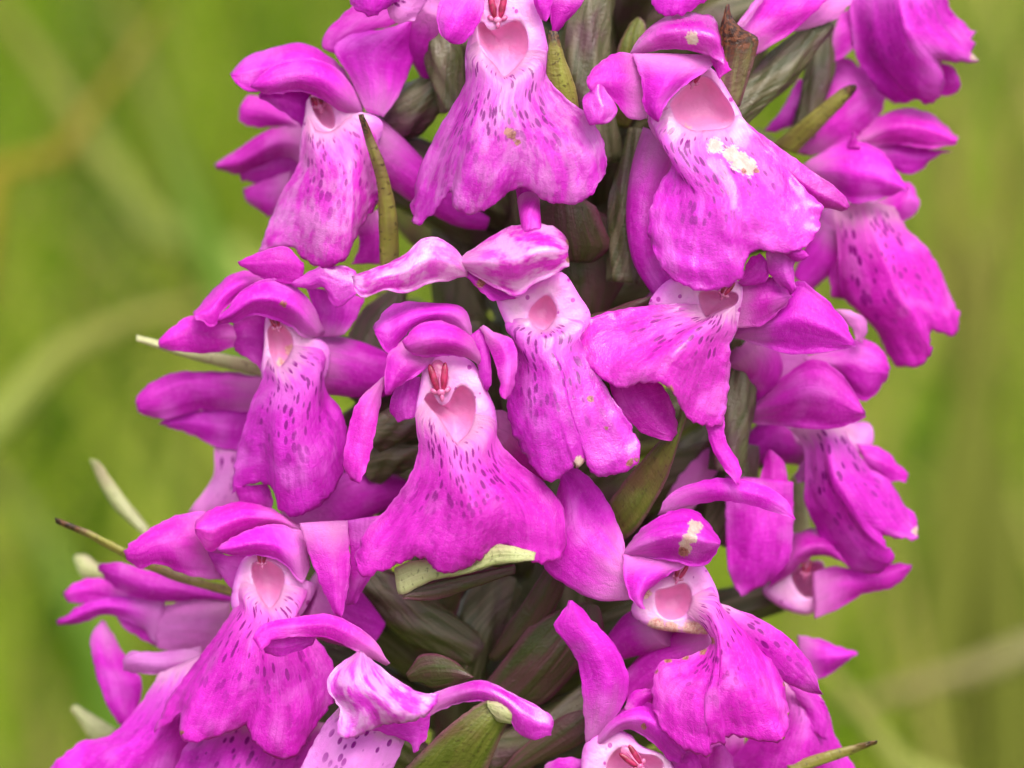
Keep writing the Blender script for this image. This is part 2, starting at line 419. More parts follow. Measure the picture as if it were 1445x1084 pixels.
def throat(parent, c, outer, inner, d=0, deep=90, scars='', back=70):
    """pale funnel with a real opening and a hollow behind it"""
    n = 56
    o = smooth(pts(outer, c), n, True); i = smooth(pts(inner, c), n, True)
    area = lambda p: .5 * np.sum(p[:, 0] * np.roll(p[:, 1], -1) - np.roll(p[:, 0], -1) * p[:, 1])
    if area(o) < 0: o = o[::-1]
    if area(i) < 0: i = i[::-1]
    co_ = o.mean(0); deep = deep * .45
    i = min((np.roll(i, k, 0) for k in range(n)), key=lambda q: ((q - o) ** 2).sum())
    ci = i.mean(0)
    loops = []
    def add(p, dd, w): loops.append((p, dd, w))
    add(co_ + (o - co_) * .35, d + back + 60, 0.0)
    add(co_ + (o - co_) * .82, d + back, .05)
    add(co_ + (o - co_) * 1.0, d + 30, .12)
    add(co_ + (o - co_) * .99, d + 14, .16)
    add(o * .72 + i * .28, d + 6, .27)
    add(o * .40 + i * .60, d + 6, .38)
    add(o * .14 + i * .86, d + 4, .47)
    add(i, d + 4, .50)
    add(ci + (i - ci) * .97, d + 9, .54)
    add(ci + (i - ci) * .93, d + deep * .45, .70)
    add(ci + (i - ci) * .76, d + deep * .85, .85)
    add(ci + (i - ci) * .36, d + deep * 1.05, .97)
    co, un, us, at = [], [], [], []
    for p, dd, w in loops:
        wv = 2.0 * waves(p[:, 0], p[:, 1], 5, 40)
        co.append(P(p[:, 0], p[:, 1], dd + wv)); un.append(np.stack([np.linspace(0, 1, n), np.full(n, w)], -1)); us.append(p / 100.0)
        g = np.zeros(n)
        for t_ in scars.split():
            x, y, rr = map(float, t_.split(',')); k0 = VIEW[c]
            g = np.maximum(g, np.exp(-(((p - np.array([x * k0[2] + k0[0], y * k0[2] + k0[1]])) ** 2).sum(1)) / (rr * k0[2]) ** 2 * .7))
        at.append(g)
    co = np.vstack(co); nl = len(loops); fc = []
    for a in range(nl - 1):
        for j in range(n):
            k = (j + 1) % n
            fc.append((a * n + j, a * n + k, (a + 1) * n + k, (a + 1) * n + j))
    fc.append(tuple(range(n))[::-1]); fc.append(tuple((nl - 1) * n + j for j in range(n)))
    at = np.concatenate(at)
    return build('throat', co, fc, M['throat'], parent, np.vstack(un), np.vstack(us), {'scar_brown': at, 'scar_pale': at * 0})

def tube(parent, name, path, rad, mat, ribs=0, n=20, m=26, twist=1.5, squash=1.0, label=None):
    """path: list of (x,y,d); rad: list of radii along it; ribbed when ribs > 0"""
    _seed[0] += 1
    pth = smooth(np.array(path, float), m); rr = np.interp(np.linspace(0, 1, m), np.linspace(0, 1, len(rad)), rad)
    tg = np.gradient(pth, axis=0); tg /= np.linalg.norm(tg, axis=1)[:, None]
    a = np.array([0, 0, 1.0]) if abs(tg[:, 2]).mean() < .8 else np.array([0, 1.0, 0])
    s1 = np.cross(tg, a); s1 /= np.maximum(np.linalg.norm(s1, axis=1), 1e-9)[:, None]; s2 = np.cross(tg, s1)
    th = np.linspace(0, 2 * math.pi, n, endpoint=False)
    co, un, us = [], [], []
    tot = np.linalg.norm(np.diff(pth, axis=0), axis=1).sum()
    for i in range(m):
        r_ = rr[i] * (1 + (.10 * np.cos(ribs * (th + twist * i / m)) if ribs else 0))
        p = pth[i] + s1[i] * (np.cos(th) * r_)[:, None] + s2[i] * (np.sin(th) * r_ * squash)[:, None]
        co.append(P(p[:, 0], p[:, 1], p[:, 2]))
        un.append(np.stack([.15 + .7 * np.abs(th / math.pi - 1), np.full(n, i / (m - 1))], -1))
        us.append(np.stack([np.abs(th / math.pi - 1) * rr[i] * 3.1 / 100 + _seed[0] * .77 + twist * .2 * i / m, np.full(n, tot * i / m / 100)], -1))
    fc = []
    for i in range(m - 1):
        for j in range(n):
            k = (j + 1) % n; fc.append((i * n + j, i * n + k, (i + 1) * n + k, (i + 1) * n + j))
    fc.append(tuple(range(n))[::-1]); fc.append(tuple((m - 1) * n + j for j in range(n)))
    nv_ = m * n
    o = build(name, np.vstack(co), fc, M[mat], parent, np.vstack(un), np.vstack(us), {'scar_pale': np.zeros(nv_), 'scar_brown': np.zeros(nv_)})
    if label: o['label'] = label
    return o

def cv(c, *q):
    """view coordinates (x,y,d) -> working coordinates"""
    x0, y0, k = VIEW[c]
    return [(x * k + x0, y * k + y0, d) for x, y, d in q]

def blob(cx, cy, cdp, rx, ry, rd, ang, n=12):
    co, fc = [], []
    for i in range(n + 1):
        p = math.pi * i / n
        for j in range(2 * n):
            a = math.pi * j / n
            x, y, z = rx * math.sin(p) * math.cos(a), -ry * math.cos(p), rd * math.sin(p) * math.sin(a)
            co.append((cx + x * math.cos(ang) - y * math.sin(ang), cy + x * math.sin(ang) + y * math.cos(ang), cdp + z))
    w = 2 * n
    for i in range(n):
        for j in range(w):
            fc.append((i * w + j, i * w + (j + 1) % w, (i + 1) * w + (j + 1) % w, (i + 1) * w + j))
    return co, fc

def column(parent, c, x, y, d, size=30, ang=0.0):
    """anther with two red pockets and a pale beak with side lobes below"""
    k0 = VIEW[c]; x, y = x * k0[2] + k0[0], y * k0[2] + k0[1]
    size *= .82; ca, sa = math.cos(ang), math.sin(ang); d -= 17
    if size >= 17.5: y -= .28 * size * math.cos(ang); x += .28 * size * math.sin(ang)
    if size < 17.5: y -= .45 * size * math.cos(ang); x += .45 * size * math.sin(ang); d += 6
    co, fc, mi = [], [], []
    for ox, oy, od, rx, ry, rd, da, mt in ((0, -.75, .22, .62, 1.05, .42, 0, 1), (-.33, -.66, -.08, .25, .92, .20, -.20, 0), (.33, -.66, -.08, .25, .92, .20, .20, 0),
                                           (0, -.5, -.06, .10, .9, .2, 0, 1), (0, .30, -.02, .30, .28, .24, 0, 1), (-.42, .20, .05, .28, .19, .20, .55, 1),
                                           (.42, .20, .05, .28, .19, .20, -.55, 1), (.04, .66, -.1, .15, .26, .16, .1, 1)):
        a, b = blob(x + (ox * ca - oy * sa) * size, y + (ox * sa + oy * ca) * size, d + od * size, rx * size, ry * size, rd * size, ang + da)
        k = len(co); co += a; fc += [tuple(q + k for q in t) for t in b]; mi += [mt] * len(b)
    a = np.array(co)
    return build('column', P(a[:, 0], a[:, 1], a[:, 2]), fc, [M['red'], M['pinkknob']], parent, matidx=mi)

# ------------------------------------------------------------------ setting: ground and meadow
def mat_ground():
    t = NT('meadow_soil'); co = t.new('ShaderNodeTexCoord').outputs['Object']
    c = t.mix(t.rng(t.noise(co, 9, 5), .4, .62), (0.045, 0.085, 0.004), (0.13, 0.16, 0.015))
    c = t.mix(t.math('MULTIPLY', t.rng(t.noise(co, 31, 4), .5, .7), .6), c, (0.10, 0.075, 0.035))
    t.lk(c, t.bsdf.inputs['Base Color']); t.bsdf.inputs['Roughness'].default_value = .9
    return t.m
_gx = np.concatenate([-np.geomspace(120, .25, 22), np.linspace(-.2, .2, 9), np.geomspace(.25, 120, 22)])
_gy = np.concatenate([np.linspace(-1.5, .0, 6), np.geomspace(.06, 160, 40)])
gx, gy = np.meshgrid(_gx, _gy)
gz = .012 * np.sin(gx * 4.1 + .6) * np.cos(gy * 3.3) + .3 * (np.sin(gx * .05) * np.cos(gy * .04)) * np.clip(gy / 30, 0, 1)
gz = gz + .02 * np.clip(gy, 0, 200)
gr = build('ground', np.stack([gx, gy, gz], -1).reshape(-1, 3), grid_faces(*gx.shape), mat_ground())
gr['kind'] = 'structure'
def ground_z(x, y):
    return .012 * np.sin(x * 4.1 + .6) * np.cos(y * 3.3) + .3 * (np.sin(x * .05) * np.cos(y * .04)) * np.clip(y / 30, 0, 1) + .02 * np.clip(y, 0, 200)

def mat_grass(name, cols):
    t = NT(name); r = t.attr('tone'); al = t.attr('along')
    rp = t.new('ShaderNodeValToRGB'); cr = rp.color_ramp
    for i, (p, cc) in enumerate(cols):
        el = cr.elements[i] if i < 2 else cr.elements.new(p)
        el.position = p; el.color = (*cc, 1)
    t.lk(r, rp.inputs[0])
    c = rp.outputs[0]
    c = t.mix(t.rng(al, .80, 1.0, 0, .5), c, (0.30, 0.19, 0.06))
    b = t.bsdf; t.lk(c, b.inputs['Base Color']); b.inputs['Roughness'].default_value = .6; b.inputs['Specular IOR Level'].default_value = .12
    tr = t.new('ShaderNodeBsdfTranslucent'); t.lk(c, tr.inputs['Color'])
    mx = t.new('ShaderNodeMixShader'); mx.inputs[0].default_value = .4
    t.lk(b.outputs[0], mx.inputs[1]); t.lk(tr.outputs[0], mx.inputs[2]); t.lk(mx.outputs[0], t.out.inputs['Surface'])
    return t.m
GRASS = mat_grass('meadow_grass', [(0, (0.030, 0.09, 0.001)), (1.0, (0.42, 0.34, 0.11)), (.35, (0.14, 0.255, 0.004)), (.65, (0.26, 0.345, 0.016)), (.85, (0.38, 0.42, 0.07))])

def blade_strip(base, height, lean, az, width, m=6, droop=.35):
    """3-D blade of grass: folded strip; returns co (m*3), faces, along"""
    t = np.linspace(0, 1, m)
    r = lean * height * (t + droop * t ** 3); z = height * (t - .30 * droop * lean * t ** 3)
    cx = base[0] + np.cos(az) * r; cy = base[1] + np.sin(az) * r; cz = base[2] + z
    sx, sy = -np.sin(az), np.cos(az)
    w = width * .5 * (1 - t ** 2.2) + .0001
    k = w * .35
    co = np.stack([np.stack([cx + sx * w, cy + sy * w, cz + k * .2], -1), np.stack([cx - np.cos(az) * k, cy - np.sin(az) * k, cz], -1),
                   np.stack([cx - sx * w, cy - sy * w, cz + k * .2], -1)], 1).reshape(-1, 3)
    f = []
    for i in range(m - 1):
        a = i * 3
        f += [(a, a + 1, a + 4, a + 3), (a + 1, a + 2, a + 5, a + 4)]
    return co, f, np.repeat(t, 3)

def meadow():
    rs = np.random.RandomState(11)
    co, fc, al, tn = [], [], [], []; k = 0
    for i in range(9500):
        y = .13 + rs.rand() ** 2.1 * 3.4
        half = .16 + .42 * (y + .2)
        x = rs.uniform(-half, half)
        hgt = rs.uniform(.12, .30) * (1 if y > .35 else .8)
        lean = rs.uniform(.05, .9); az = rs.uniform(0, 2 * math.pi)
        if y < .45 and -2.4 < az - 2 * math.pi < -.7: az += math.pi     # near blades lean away from the spike
        tone = np.clip(.44 + .34 * math.sin(x * 21 + 1.3 + 3 * y) * math.sin(y * 9 + x * 8) + rs.normal(0, .28), 0, 1)
        a, f, t = blade_strip((x, y, float(ground_z(x, y)) - .005), hgt, lean, az, rs.uniform(.0025, .006))
        co.append(a); fc += [tuple(q + k for q in u_) for u_ in f]; k += len(a); al.append(t); tn.append(np.full(len(a), tone))
    o = build('meadow_grass', np.vstack(co), fc, GRASS, None, attrs={'along': np.concatenate(al), 'tone': np.concatenate(tn)})
    o['kind'] = 'stuff'; o['label'] = 'soft blurred green meadow grass behind the orchid'; o['category'] = 'grass'
meadow()

def near_blade(path, width, tone, label, group=None, col=None):
    """one clearly visible out-of-focus blade given by points (x,y,d) of its centre line, ending in the ground"""
    m = 22
    p = smooth(np.array(path, float), m); q = P(p[:, 0], p[:, 1], p[:, 2])
    tg = np.gradient(q, axis=0); tg /= np.linalg.norm(tg, axis=1)[:, None]
    view = q - np.array(cam_loc); view /= np.linalg.norm(view, axis=1)[:, None]
    s = np.cross(tg, view); s /= np.linalg.norm(s, axis=1)[:, None]; nn = np.cross(s, tg)
    t = np.linspace(0, 1, m); w = width * S * (DIST + p[:, 2] * S) / DIST * .5 * (1 - np.clip((t - .45) / .55, 0, 1) ** 2 * .93)
    prof = [(-1, .0), (-.5, -.22), (0, -.30), (.5, -.22), (1, .0), (.5, -.12), (0, -.18), (-.5, -.12)]
    co = np.stack([q + s * (a * w)[:, None] + nn * (b * w)[:, None] for a, b in prof], 1).reshape(-1, 3)
    n = len(prof); fc = []
    for i in range(m - 1):
        for j in range(n):
            k = (j + 1) % n; fc.append((i * n + j, i * n + k, (i + 1) * n + k, (i + 1) * n + j))
    fc.append(tuple(range(n))[::-1]); fc.append(tuple((m - 1) * n + j for j in range(n)))
    o = build('grass_blade', co, fc, col or GRASS, None, attrs={'along': np.repeat(t, n), 'tone': np.full(m * n, tone)})
    o['label'] = label; o['category'] = 'grass blade'; o['group'] = 'blurred grass blades around the orchid'
    return o

# ------------------------------------------------------------------ the orchid
AX = lambda y: 835 - 0.125 * y          # stem axis across the frame
AD = 500                                # depth of the stem axis
stem_foot = P(AX(1084), 1084, AD)
gfoot = Vector((float(stem_foot[0]) - .004, float(stem_foot[1]) - .012, 0)); gfoot.z = float(ground_z(gfoot.x, gfoot.y))
orchid = empty('orchid_plant', gfoot)
orchid['label'] = 'magenta spotted orchid spike crowded with lipped flowers and dark bracts'; orchid['category'] = 'orchid'

def build_stem():
    ys = np.linspace(-260, 1250, 14)
    path = [(AX(y), y, AD) for y in ys]
    rad = np.interp(ys, [-260, 1250], [62, 92])
    # lower stalk, in world space, from the spike to the soil
    o = tube(orchid, 'stem', path, list(rad), 'stem', ribs=9, n=40, m=40, twist=.6)
    a = P(AX(1235), 1235, AD); b = np.array(gfoot) + np.array([0, 0, -.004])
    t = np.linspace(0, 1, 24)[:, None]
    mid = np.array([a[0] - .001, a[1] - .013, (a[2] + b[2]) / 2])
    pth = (1 - t) ** 2 * a + 2 * t * (1 - t) * mid + t * t * b
    rr = np.linspace(92 * S, 110 * S, 24); th = np.linspace(0, 2 * math.pi, 28, endpoint=False)
    tg = np.gradient(pth, axis=0); tg /= np.linalg.norm(tg, axis=1)[:, None]
    s1 = np.cross(tg, [0, 1, 0]); s1 /= np.linalg.norm(s1, axis=1)[:, None]; s2 = np.cross(tg, s1)
    co = np.vstack([pth[i] + (np.cos(th) * rr[i] * (1 + .05 * np.cos(9 * th)))[:, None] * s1[i] + (np.sin(th) * rr[i] * (1 + .05 * np.cos(9 * th)))[:, None] * s2[i] for i in range(24)])
    fc = [(i * 28 + j, i * 28 + (j + 1) % 28, (i + 1) * 28 + (j + 1) % 28, (i + 1) * 28 + j) for i in range(23) for j in range(28)]
    un = np.stack([np.tile(.15 + .7 * np.abs(th / math.pi - 1), 24), np.repeat(t.ravel(), 28)], -1)
    us = np.stack([np.tile(np.abs(th / math.pi - 1) * 3, 24), np.repeat(t.ravel() * 60, 28)], -1)
    build('stalk', co, fc, M['stem'], orchid, un, us)
build_stem()

FL = {}
def flower(key, label, x, y, d):
    p = P(x, y, d)
    o = empty('flower', Vector(p), orchid); o['label'] = label
    FL[key] = (o, x, y, d)
    # the ovary that carries the flower, running in and down to the stem
    by = y + 150; bx = AX(by); side = 1 if x > bx else -1
    mx, my, md = (x * .55 + bx * .45), y * .45 + by * .55 - 25, d * .5 + AD * .5
    tube(o, 'ovary', [(bx + side * 40, by, AD - 55), (mx, my, md), (x, y + 5, d + 95)], [20, 33, 31, 20], 'ovary', ribs=6, n=30, m=30, twist=2.6)
    return o

# ================================================================== florets, roughly from the top of the spike down
# --- left, upper row
f = flower('upper_left', 'left flower of the upper row, broad pale-streaked lip with rolled edge', 470, 180, 130)
patch(f, 'dorsal_sepal', 'A', '600,410 540,280 440,195 360,165 250,185 150,222 95,282', '600,432 500,400 400,330 300,320 220,345 150,347 100,300', d=(190, 125), b=22)
patch(f, 'petal', 'A', '600,420 560,330 490,255 400,222 290,238 205,290 175,330', '592,434 545,432 490,412 430,372 350,350 250,362 180,342', d=(150, 100), b=42)
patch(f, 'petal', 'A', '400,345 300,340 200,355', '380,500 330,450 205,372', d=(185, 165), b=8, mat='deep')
patch(f, 'sepal', 'A', '610,425 560,310 492,190 560,132 690,112 760,85', '682,447 742,362 792,240 824,140 835,60 820,30', d=(165, 175), b=18, e=(10, 30), nv=26)
patch(f, 'sepal_fold', 'A', '520,210 450,185 458,130 500,80 560,20', '600,190 600,125 690,105 770,70 840,20', d=(195, 200), b=10)
throat(f, 'A', '395,375 480,395 560,425 640,440 680,480 650,560 560,610 470,625 370,610 362,540 378,450', '400,370 440,368 482,408 497,460 488,494 450,482 415,432', d=140, deep=70)
column(f, 'A', 438, 415, 165, 20, -.25)
lip(f, 'A', '392,440 370,520 362,580 350,640 290,740 240,860 205,965', '392,440 420,500 470,508 505,490 560,440', '205,965 262,950 330,946 372,988 430,1022 490,1016 540,990 562,930 605,850 665,770', '560,440 640,500 668,600 675,690 665,770', d=(135, 95), e=(70, 55), b=38, f=.6, mat='lipfrost')
tube(f, 'spur', cv('A', (600, 520, 200), (700, 600, 215), (840, 720, 225), (980, 820, 230), (1075, 855, 240)), [36, 34, 30, 26, 20, 10], 'petal')
patch(f, 'petal', 'A', '560,860 590,930 560,1010', '680,790 690,900 690,1010', d=(205, 205), b=10, mat='petal')

f = flower('far_left_upper', 'half-hidden flower behind the upper left one, petals pointing outward', 430, 215, 330)
patch(f, 'petal', 'A', '400,470 300,425 220,372 160,368 125,410', '390,510 300,485 200,488 140,472 125,430', d=(320, 330), b=14)
patch(f, 'sepal', 'A', '400,490 300,485 230,500 140,560 38,628', '390,640 300,600 200,640 120,665 45,642', d=(310, 340), b=20, e=(0, 20))
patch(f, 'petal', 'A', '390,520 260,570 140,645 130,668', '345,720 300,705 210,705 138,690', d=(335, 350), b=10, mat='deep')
patch(f, 'lip', 'A', '330,650 200,700 145,722', '300,800 250,828 215,812 150,765', d=(330, 350), b=14)

f = flower('crown_left', 'flower cut off by the upper picture edge above the upper left one', 560, -60, 120)
lip(f, 'A', '530,-120 540,-50 545,0', '530,-120 640,-140 780,-120', '545,0 590,45 640,60 690,35 740,0', '780,-120 760,-50 740,0', d=(95, 75), b=20, e=(30, 20), mat='lipplain')
patch(f, 'throat_fold', 'A', '690,25 725,88 800,78', '740,-20 845,-10 850,5', d=(110, 120), b=6, mat='lippale')

# --- centre, upper row
f = flower('upper_middle', 'upper middle flower with a small brown hole in its wide flared lip', 712, 45, 30)
patch(f, 'sepal', 'B', '270,-70 180,-15 150,55 165,130 185,152', '340,-30 325,60 290,130 245,170 200,160', d=(30, 5), b=24)
patch(f, 'petal', 'B', '505,-60 530,20 552,72', '610,-60 590,30 574,85', d=(15, 10), b=12, mat='petal')
patch(f, 'sepal', 'B', '560,-70 585,60 588,138', '750,-60 705,20 645,90 598,140', d=(60, 60), b=14)
throat(f, 'B', '330,-40 300,60 270,160 260,230 275,310 350,335 450,330 560,320 583,230 572,150 545,50 500,-40', '308,98 330,84 350,112 378,112 430,84 470,80 500,128 502,200 470,246 410,292 368,242 320,172', d=25, deep=85)
column(f, 'B', 385, 75, 45, 26)
lip(f, 'B', '312,150 265,200 268,270 240,360 150,510 90,640 52,795', '312,150 330,200 370,250 410,296 460,257 503,190', '52,795 62,852 92,858 150,800 205,730 215,785 235,812 300,820 360,790 420,742 476,714 540,750 600,776 680,778 750,742 802,660', '503,190 580,200 578,290 640,370 730,440 790,540 802,660',
    d=(25, -10), e=(95, 35), b=34, f=.42, mat='lipmoist', nu=64, nv=84, scars=(('b', '425,508,16 440,520,20 462,545,13'),))
tube(f, 'spur', cv('B', (470, 560, 120), (490, 700, 95), (505, 800, 70), (515, 875, 55)), [18, 15, 14, 12], 'petal')

# --- right, upper row
f = flower('upper_right', 'upper right flower with bleached scar below its throat and curled left wing', 985, 140, 45)
patch(f, 'dorsal_sepal', 'C', '212,184 262,110 335,55 420,42 500,60 518,115', '225,192 330,168 430,176 505,200 540,225', d=(40, 0), b=26, mat='wet', scars=(('w', '425,130,22'),))
patch(f, 'petal', 'C', '222,182 254,280 262,370 308,416', '520,190 478,238 400,290 340,348 312,414', d=(25, 5), b=30)
patch(f, 'petal', 'C', '510,105 530,170 558,238', '480,190 505,240 520,268', d=(20, 15), b=6, scars=(('b', '545,200,14'),))
patch(f, 'sepal', 'C', '262,190 180,178 120,205 78,248 64,290', '275,402 215,406 165,350 125,312 90,318', d=(35, 5), b=16, curl=-10)
patch(f, 'sepal_curl', 'C', '68,262 80,300 52,350 75,425', '122,232 130,300 172,372 140,420', d=(8, -14), b=12, mat='wet')
throat(f, 'C', '330,350 275,400 300,465 370,535 470,540 570,490 600,415 560,330 490,230 430,250 375,300', '355,340 420,280 480,262 540,330 572,395 545,432 470,444 420,442 372,412 350,372', d=40, deep=80, scars='390,460,40 450,500,45 540,510,45 600,540,40')
column(f, 'C', 425, 290, 50, 17, .3)
lip(f, 'C', '350,365 285,405 330,480 365,540 320,620 285,700 275,790', '350,365 375,412 420,445 470,448 545,436 576,392', '275,790 300,870 350,940 430,985 500,986 570,966 600,930 615,872 642,850 700,857 770,857 820,832 855,790 862,742 872,705', '576,392 600,405 700,520 800,630 872,705',
    d=(40, -25), e=(60, 45), b=34, mat='lipwet', nu=72, nv=72, scars=(('w', '560,530,30 585,550,34 615,570,30 500,500,26'), ('b', '600,585,10 640,584,12')))
patch(f, 'lip_lobe', 'C', '592,402 720,500 850,592 930,652 962,702', '600,440 720,610 800,680 870,705 950,716', d=(55, 70), b=12, e=(0, 15), mat='wet')
tube(f, 'spur', cv('C', (335, 460, 110), (285, 600, 110), (265, 760, 105), (285, 890, 105), (345, 1010, 100)), [34, 30, 27, 24, 16], 'petal')

f = flower('crown_middle', 'flower cut off by the upper picture edge above the upper right one', 960, -70, 80)
lip(f, 'C', '262,-90 275,-40 285,0', '262,-90 390,-110 510,-90', '285,0 310,40 340,53 400,46 470,6', '510,-90 495,-40 470,6', d=(50, 20), b=20, e=(25, 25), mat='lipplain')

# --- far right, top corner
f = flower('corner', 'corner flower with drooping frayed lip over pale round petal', 1210, -40, 300)
lip(f, 'C', '968,-90 962,60 985,200 1030,272 1080,330 1122,356', '968,-90 1120,-120 1285,-90', '1122,356 1160,350 1182,334 1212,350 1250,345 1272,318 1282,262 1268,214 1330,212 1400,208 1372,180 1392,150 1370,140 1388,112', '1285,-90 1300,20 1340,70 1388,112',
    d=(290, 250), e=(60, 70), b=70, mat='lipplain', scars=(('w', '1385,125,16 1385,190,18'), ('b', '1380,130,9')))
patch(f, 'lip_lobe', 'C', '1262,215 1310,226 1340,282', '1262,325 1300,326 1338,302', d=(320, 325), b=8)
patch(f, 'sepal', 'C', '780,520 805,350 860,240 950,198 1020,250', '830,530 950,485 1045,425 1085,340', d=(340, 350), b=30)
patch(f, 'petal', 'C', '575,95 640,20 690,-60', '640,192 765,110 865,20 920,-50', d=(150, 170), b=28)
patch(f, 'petal', 'C', '570,90 610,40 660,-30', '600,95 640,40 690,-30', d=(130, 140), b=8, mat='soft')
patch(f, 'petal', 'C', '760,110 830,40 900,-30', '850,90 920,60 980,-10', d=(200, 210), b=12, mat='soft')
patch(f, 'petal', 'C', '880,60 960,30 1000,-40', '860,230 950,190 990,120', d=(300, 310), b=14)
patch(f, 'petal', 'C', '670,445 730,370 790,270', '710,450 800,400 850,300', d=(330, 330), b=14, mat='deep')

# --- right side, second row
f = flower('side_upper', 'side flower with hooded petal ending in a small spike, seen in profile', 1190, 290, 300)
patch(f, 'dorsal_sepal', 'C', '970,480 1060,400 1150,367 1250,395 1328,470', '985,500 1120,492 1230,506 1322,492', d=(300, 285), b=30)
patch(f, 'petal', 'C', '1000,485 1120,488 1240,507 1305,515', '1040,540 1100,570 1150,590 1200,582 1245,530', d=(312, 305), b=12, mat='petal')
patch(f, 'petal', 'C', '800,560 900,500 970,478 1060,505 1112,570 1162,640', '830,620 920,655 970,691 1060,677 1160,647', d=(285, 235), b=38)
patch(f, 'petal_spike', 'C', '950,500 964,470 973,444', '998,505 985,475 975,446', d=(250, 245), b=3, th=5)
patch(f, 'sepal', 'C', '1040,690 1120,650 1165,618 1197,680', '1060,745 1130,757 1190,722 1196,690', d=(320, 320), b=16)
throat(f, 'C', '860,720 960,690 1060,680 1120,720 1140,790 1050,830 960,830 880,790', '1020,710 1050,700 1070,720 1050,740 1025,735', d=325, deep=40)
lip(f, 'F', '950,-130 965,-40 972,80 990,170 1080,250 1132,340', '950,-130 1050,-155 1160,-140', '1132,340 1160,390 1210,409 1260,391 1286,350 1281,284 1330,292 1374,291 1382,222', '1160,-140 1200,-70 1272,0 1322,90 1347,150 1382,222', d=(290, 262), e=(45, 60), b=45, mat='lip')
tube(f, 'spur', cv('C', (920, 780, 340), (860, 880, 345), (800, 960, 350)), [30, 28, 18], 'petal')
patch(f, 'petal', 'C', '830,800 880,900 900,1010', '960,800 962,900 960,1020', d=(340, 330), b=12, mat='deep')

# --- right of centre: the wet lip
f = flower('wet', 'flower with glossy wet lip folded sideways and ending in a narrow tail', 1020, 420, 55)
throat(f, 'F', '325,190 400,105 490,120 560,110 645,120 640,220 622,290 590,330 540,290 490,225 400,215', '498,150 560,146 625,155 622,192 562,216 520,232 502,202', d=40, deep=70)
column(f, 'F', 575, 165, 55, 16, .5)
lip(f, 'F', '498,195 440,190 400,190 290,200 170,222 95,255 66,305', '498,195 522,238 562,222 618,195', '66,305 80,352 120,402 175,450 235,474 300,461 350,455 385,470 415,502 440,556 470,586 515,606 575,604', '618,195 625,270 603,330 603,420 593,520 575,604',
    d=(22, -38), e=(66, 55), b=24, f=.58, pw=1.25, crumple=.5, mat='lipwet', nu=60, nv=60, scars=(('b', '395,488,16 410,510,12 265,480,5'),))
patch(f, 'lip_lobe', 'F', '505,540 535,660 560,720 600,775 628,804', '582,540 587,650 625,715 641,760 632,802', d=(30, 15), b=8)
patch(f, 'petal', 'F', '630,118 668,40 702,15', '650,130 722,115 735,55', d=(40, 20), b=8, mat='deep')
patch(f, 'petal', 'F', '725,10 738,90 812,158', '845,-10 822,60 824,142', d=(25, 20), b=14)
patch(f, 'petal', 'F', '735,-5 800,32 832,49', '795,-10 852,8 869,30', d=(5, 0), b=8)
patch(f, 'petal', 'F', '640,110 740,98 814,160', '615,268 700,268 770,218 812,166', d=(55, 50), b=24)
patch(f, 'sepal', 'F', '615,285 720,200 830,113 900,150 980,230 1028,325', '615,303 720,337 810,362 900,357 1000,342 1029,331', d=(95, 60), b=40)
patch(f, 'sepal_fold', 'F', '960,210 1020,280 1032,312', '1010,213 1062,240 1070,280 1050,322', d=(210, 205), b=8, mat='soft')
tube(f, 'spur', cv('F', (470, 200, 120), (420, 160, 150), (330, 200, 200)), [30, 26, 14], 'soft')

# --- centre right
f = flower('centre_right', 'centre right flower with pointed white-streaked cap and torn lip edge', 785, 430, 15)
patch(f, 'dorsal_sepal', 'E', '388,166 470,110 560,55 650,37 730,50 772,92', '395,174 470,222 540,262 605,284 660,242 720,216 778,178', d=(15, -25), b=42, mat='cap', nv=28, scars=(('b', '775,105,10 776,160,12'),))
patch(f, 'petal', 'E', '408,196 470,262 522,303', '440,205 540,262 602,290', d=(15, 10), b=4, mat='deep', scars=(('b', '480,240,16'),))
patch(f, 'sepal', 'E', '432,195 400,130 330,84 270,94 210,150 120,186 38,216', '432,215 370,232 300,242 230,272 140,266 82,290 50,262', d=(10, -25), b=24, mat='cap', nv=28)
throat(f, 'E', '530,285 560,375 600,455 660,520 740,510 810,440 852,355 812,280 760,205 700,215 640,250 590,275', '648,322 700,280 730,310 736,352 702,396 662,387 640,362', d=12, deep=70, scars='775,440,22')
lip(f, 'E', '640,355 560,380 600,455 578,560 568,670 592,765', '640,355 662,392 702,401 738,350', '592,765 630,830 700,912 742,905 795,862 805,872 842,836 852,882 900,896 960,882 1012,850 1024,800', '738,350 835,375 815,430 855,500 920,620 982,712 1024,800',
    d=(15, -12), e=(50, 10), b=26, f=.50, mat='lipwet', nu=60, nv=72, scars=(('b', '985,850,14 1005,840,12 850,635,12 905,735,9'), ('w', '815,850,22')))
patch(f, 'lip_lobe', 'F', '180,430 222,540 300,625 370,651 406,656', '340,440 382,480 412,550 427,622', d=(40, 35), b=14, mat='deep')
tube(f, 'stalk', cv('E', (640, -40, 60), (648, 30, 20), (655, 70, 10)), [16, 15, 14], 'petal')

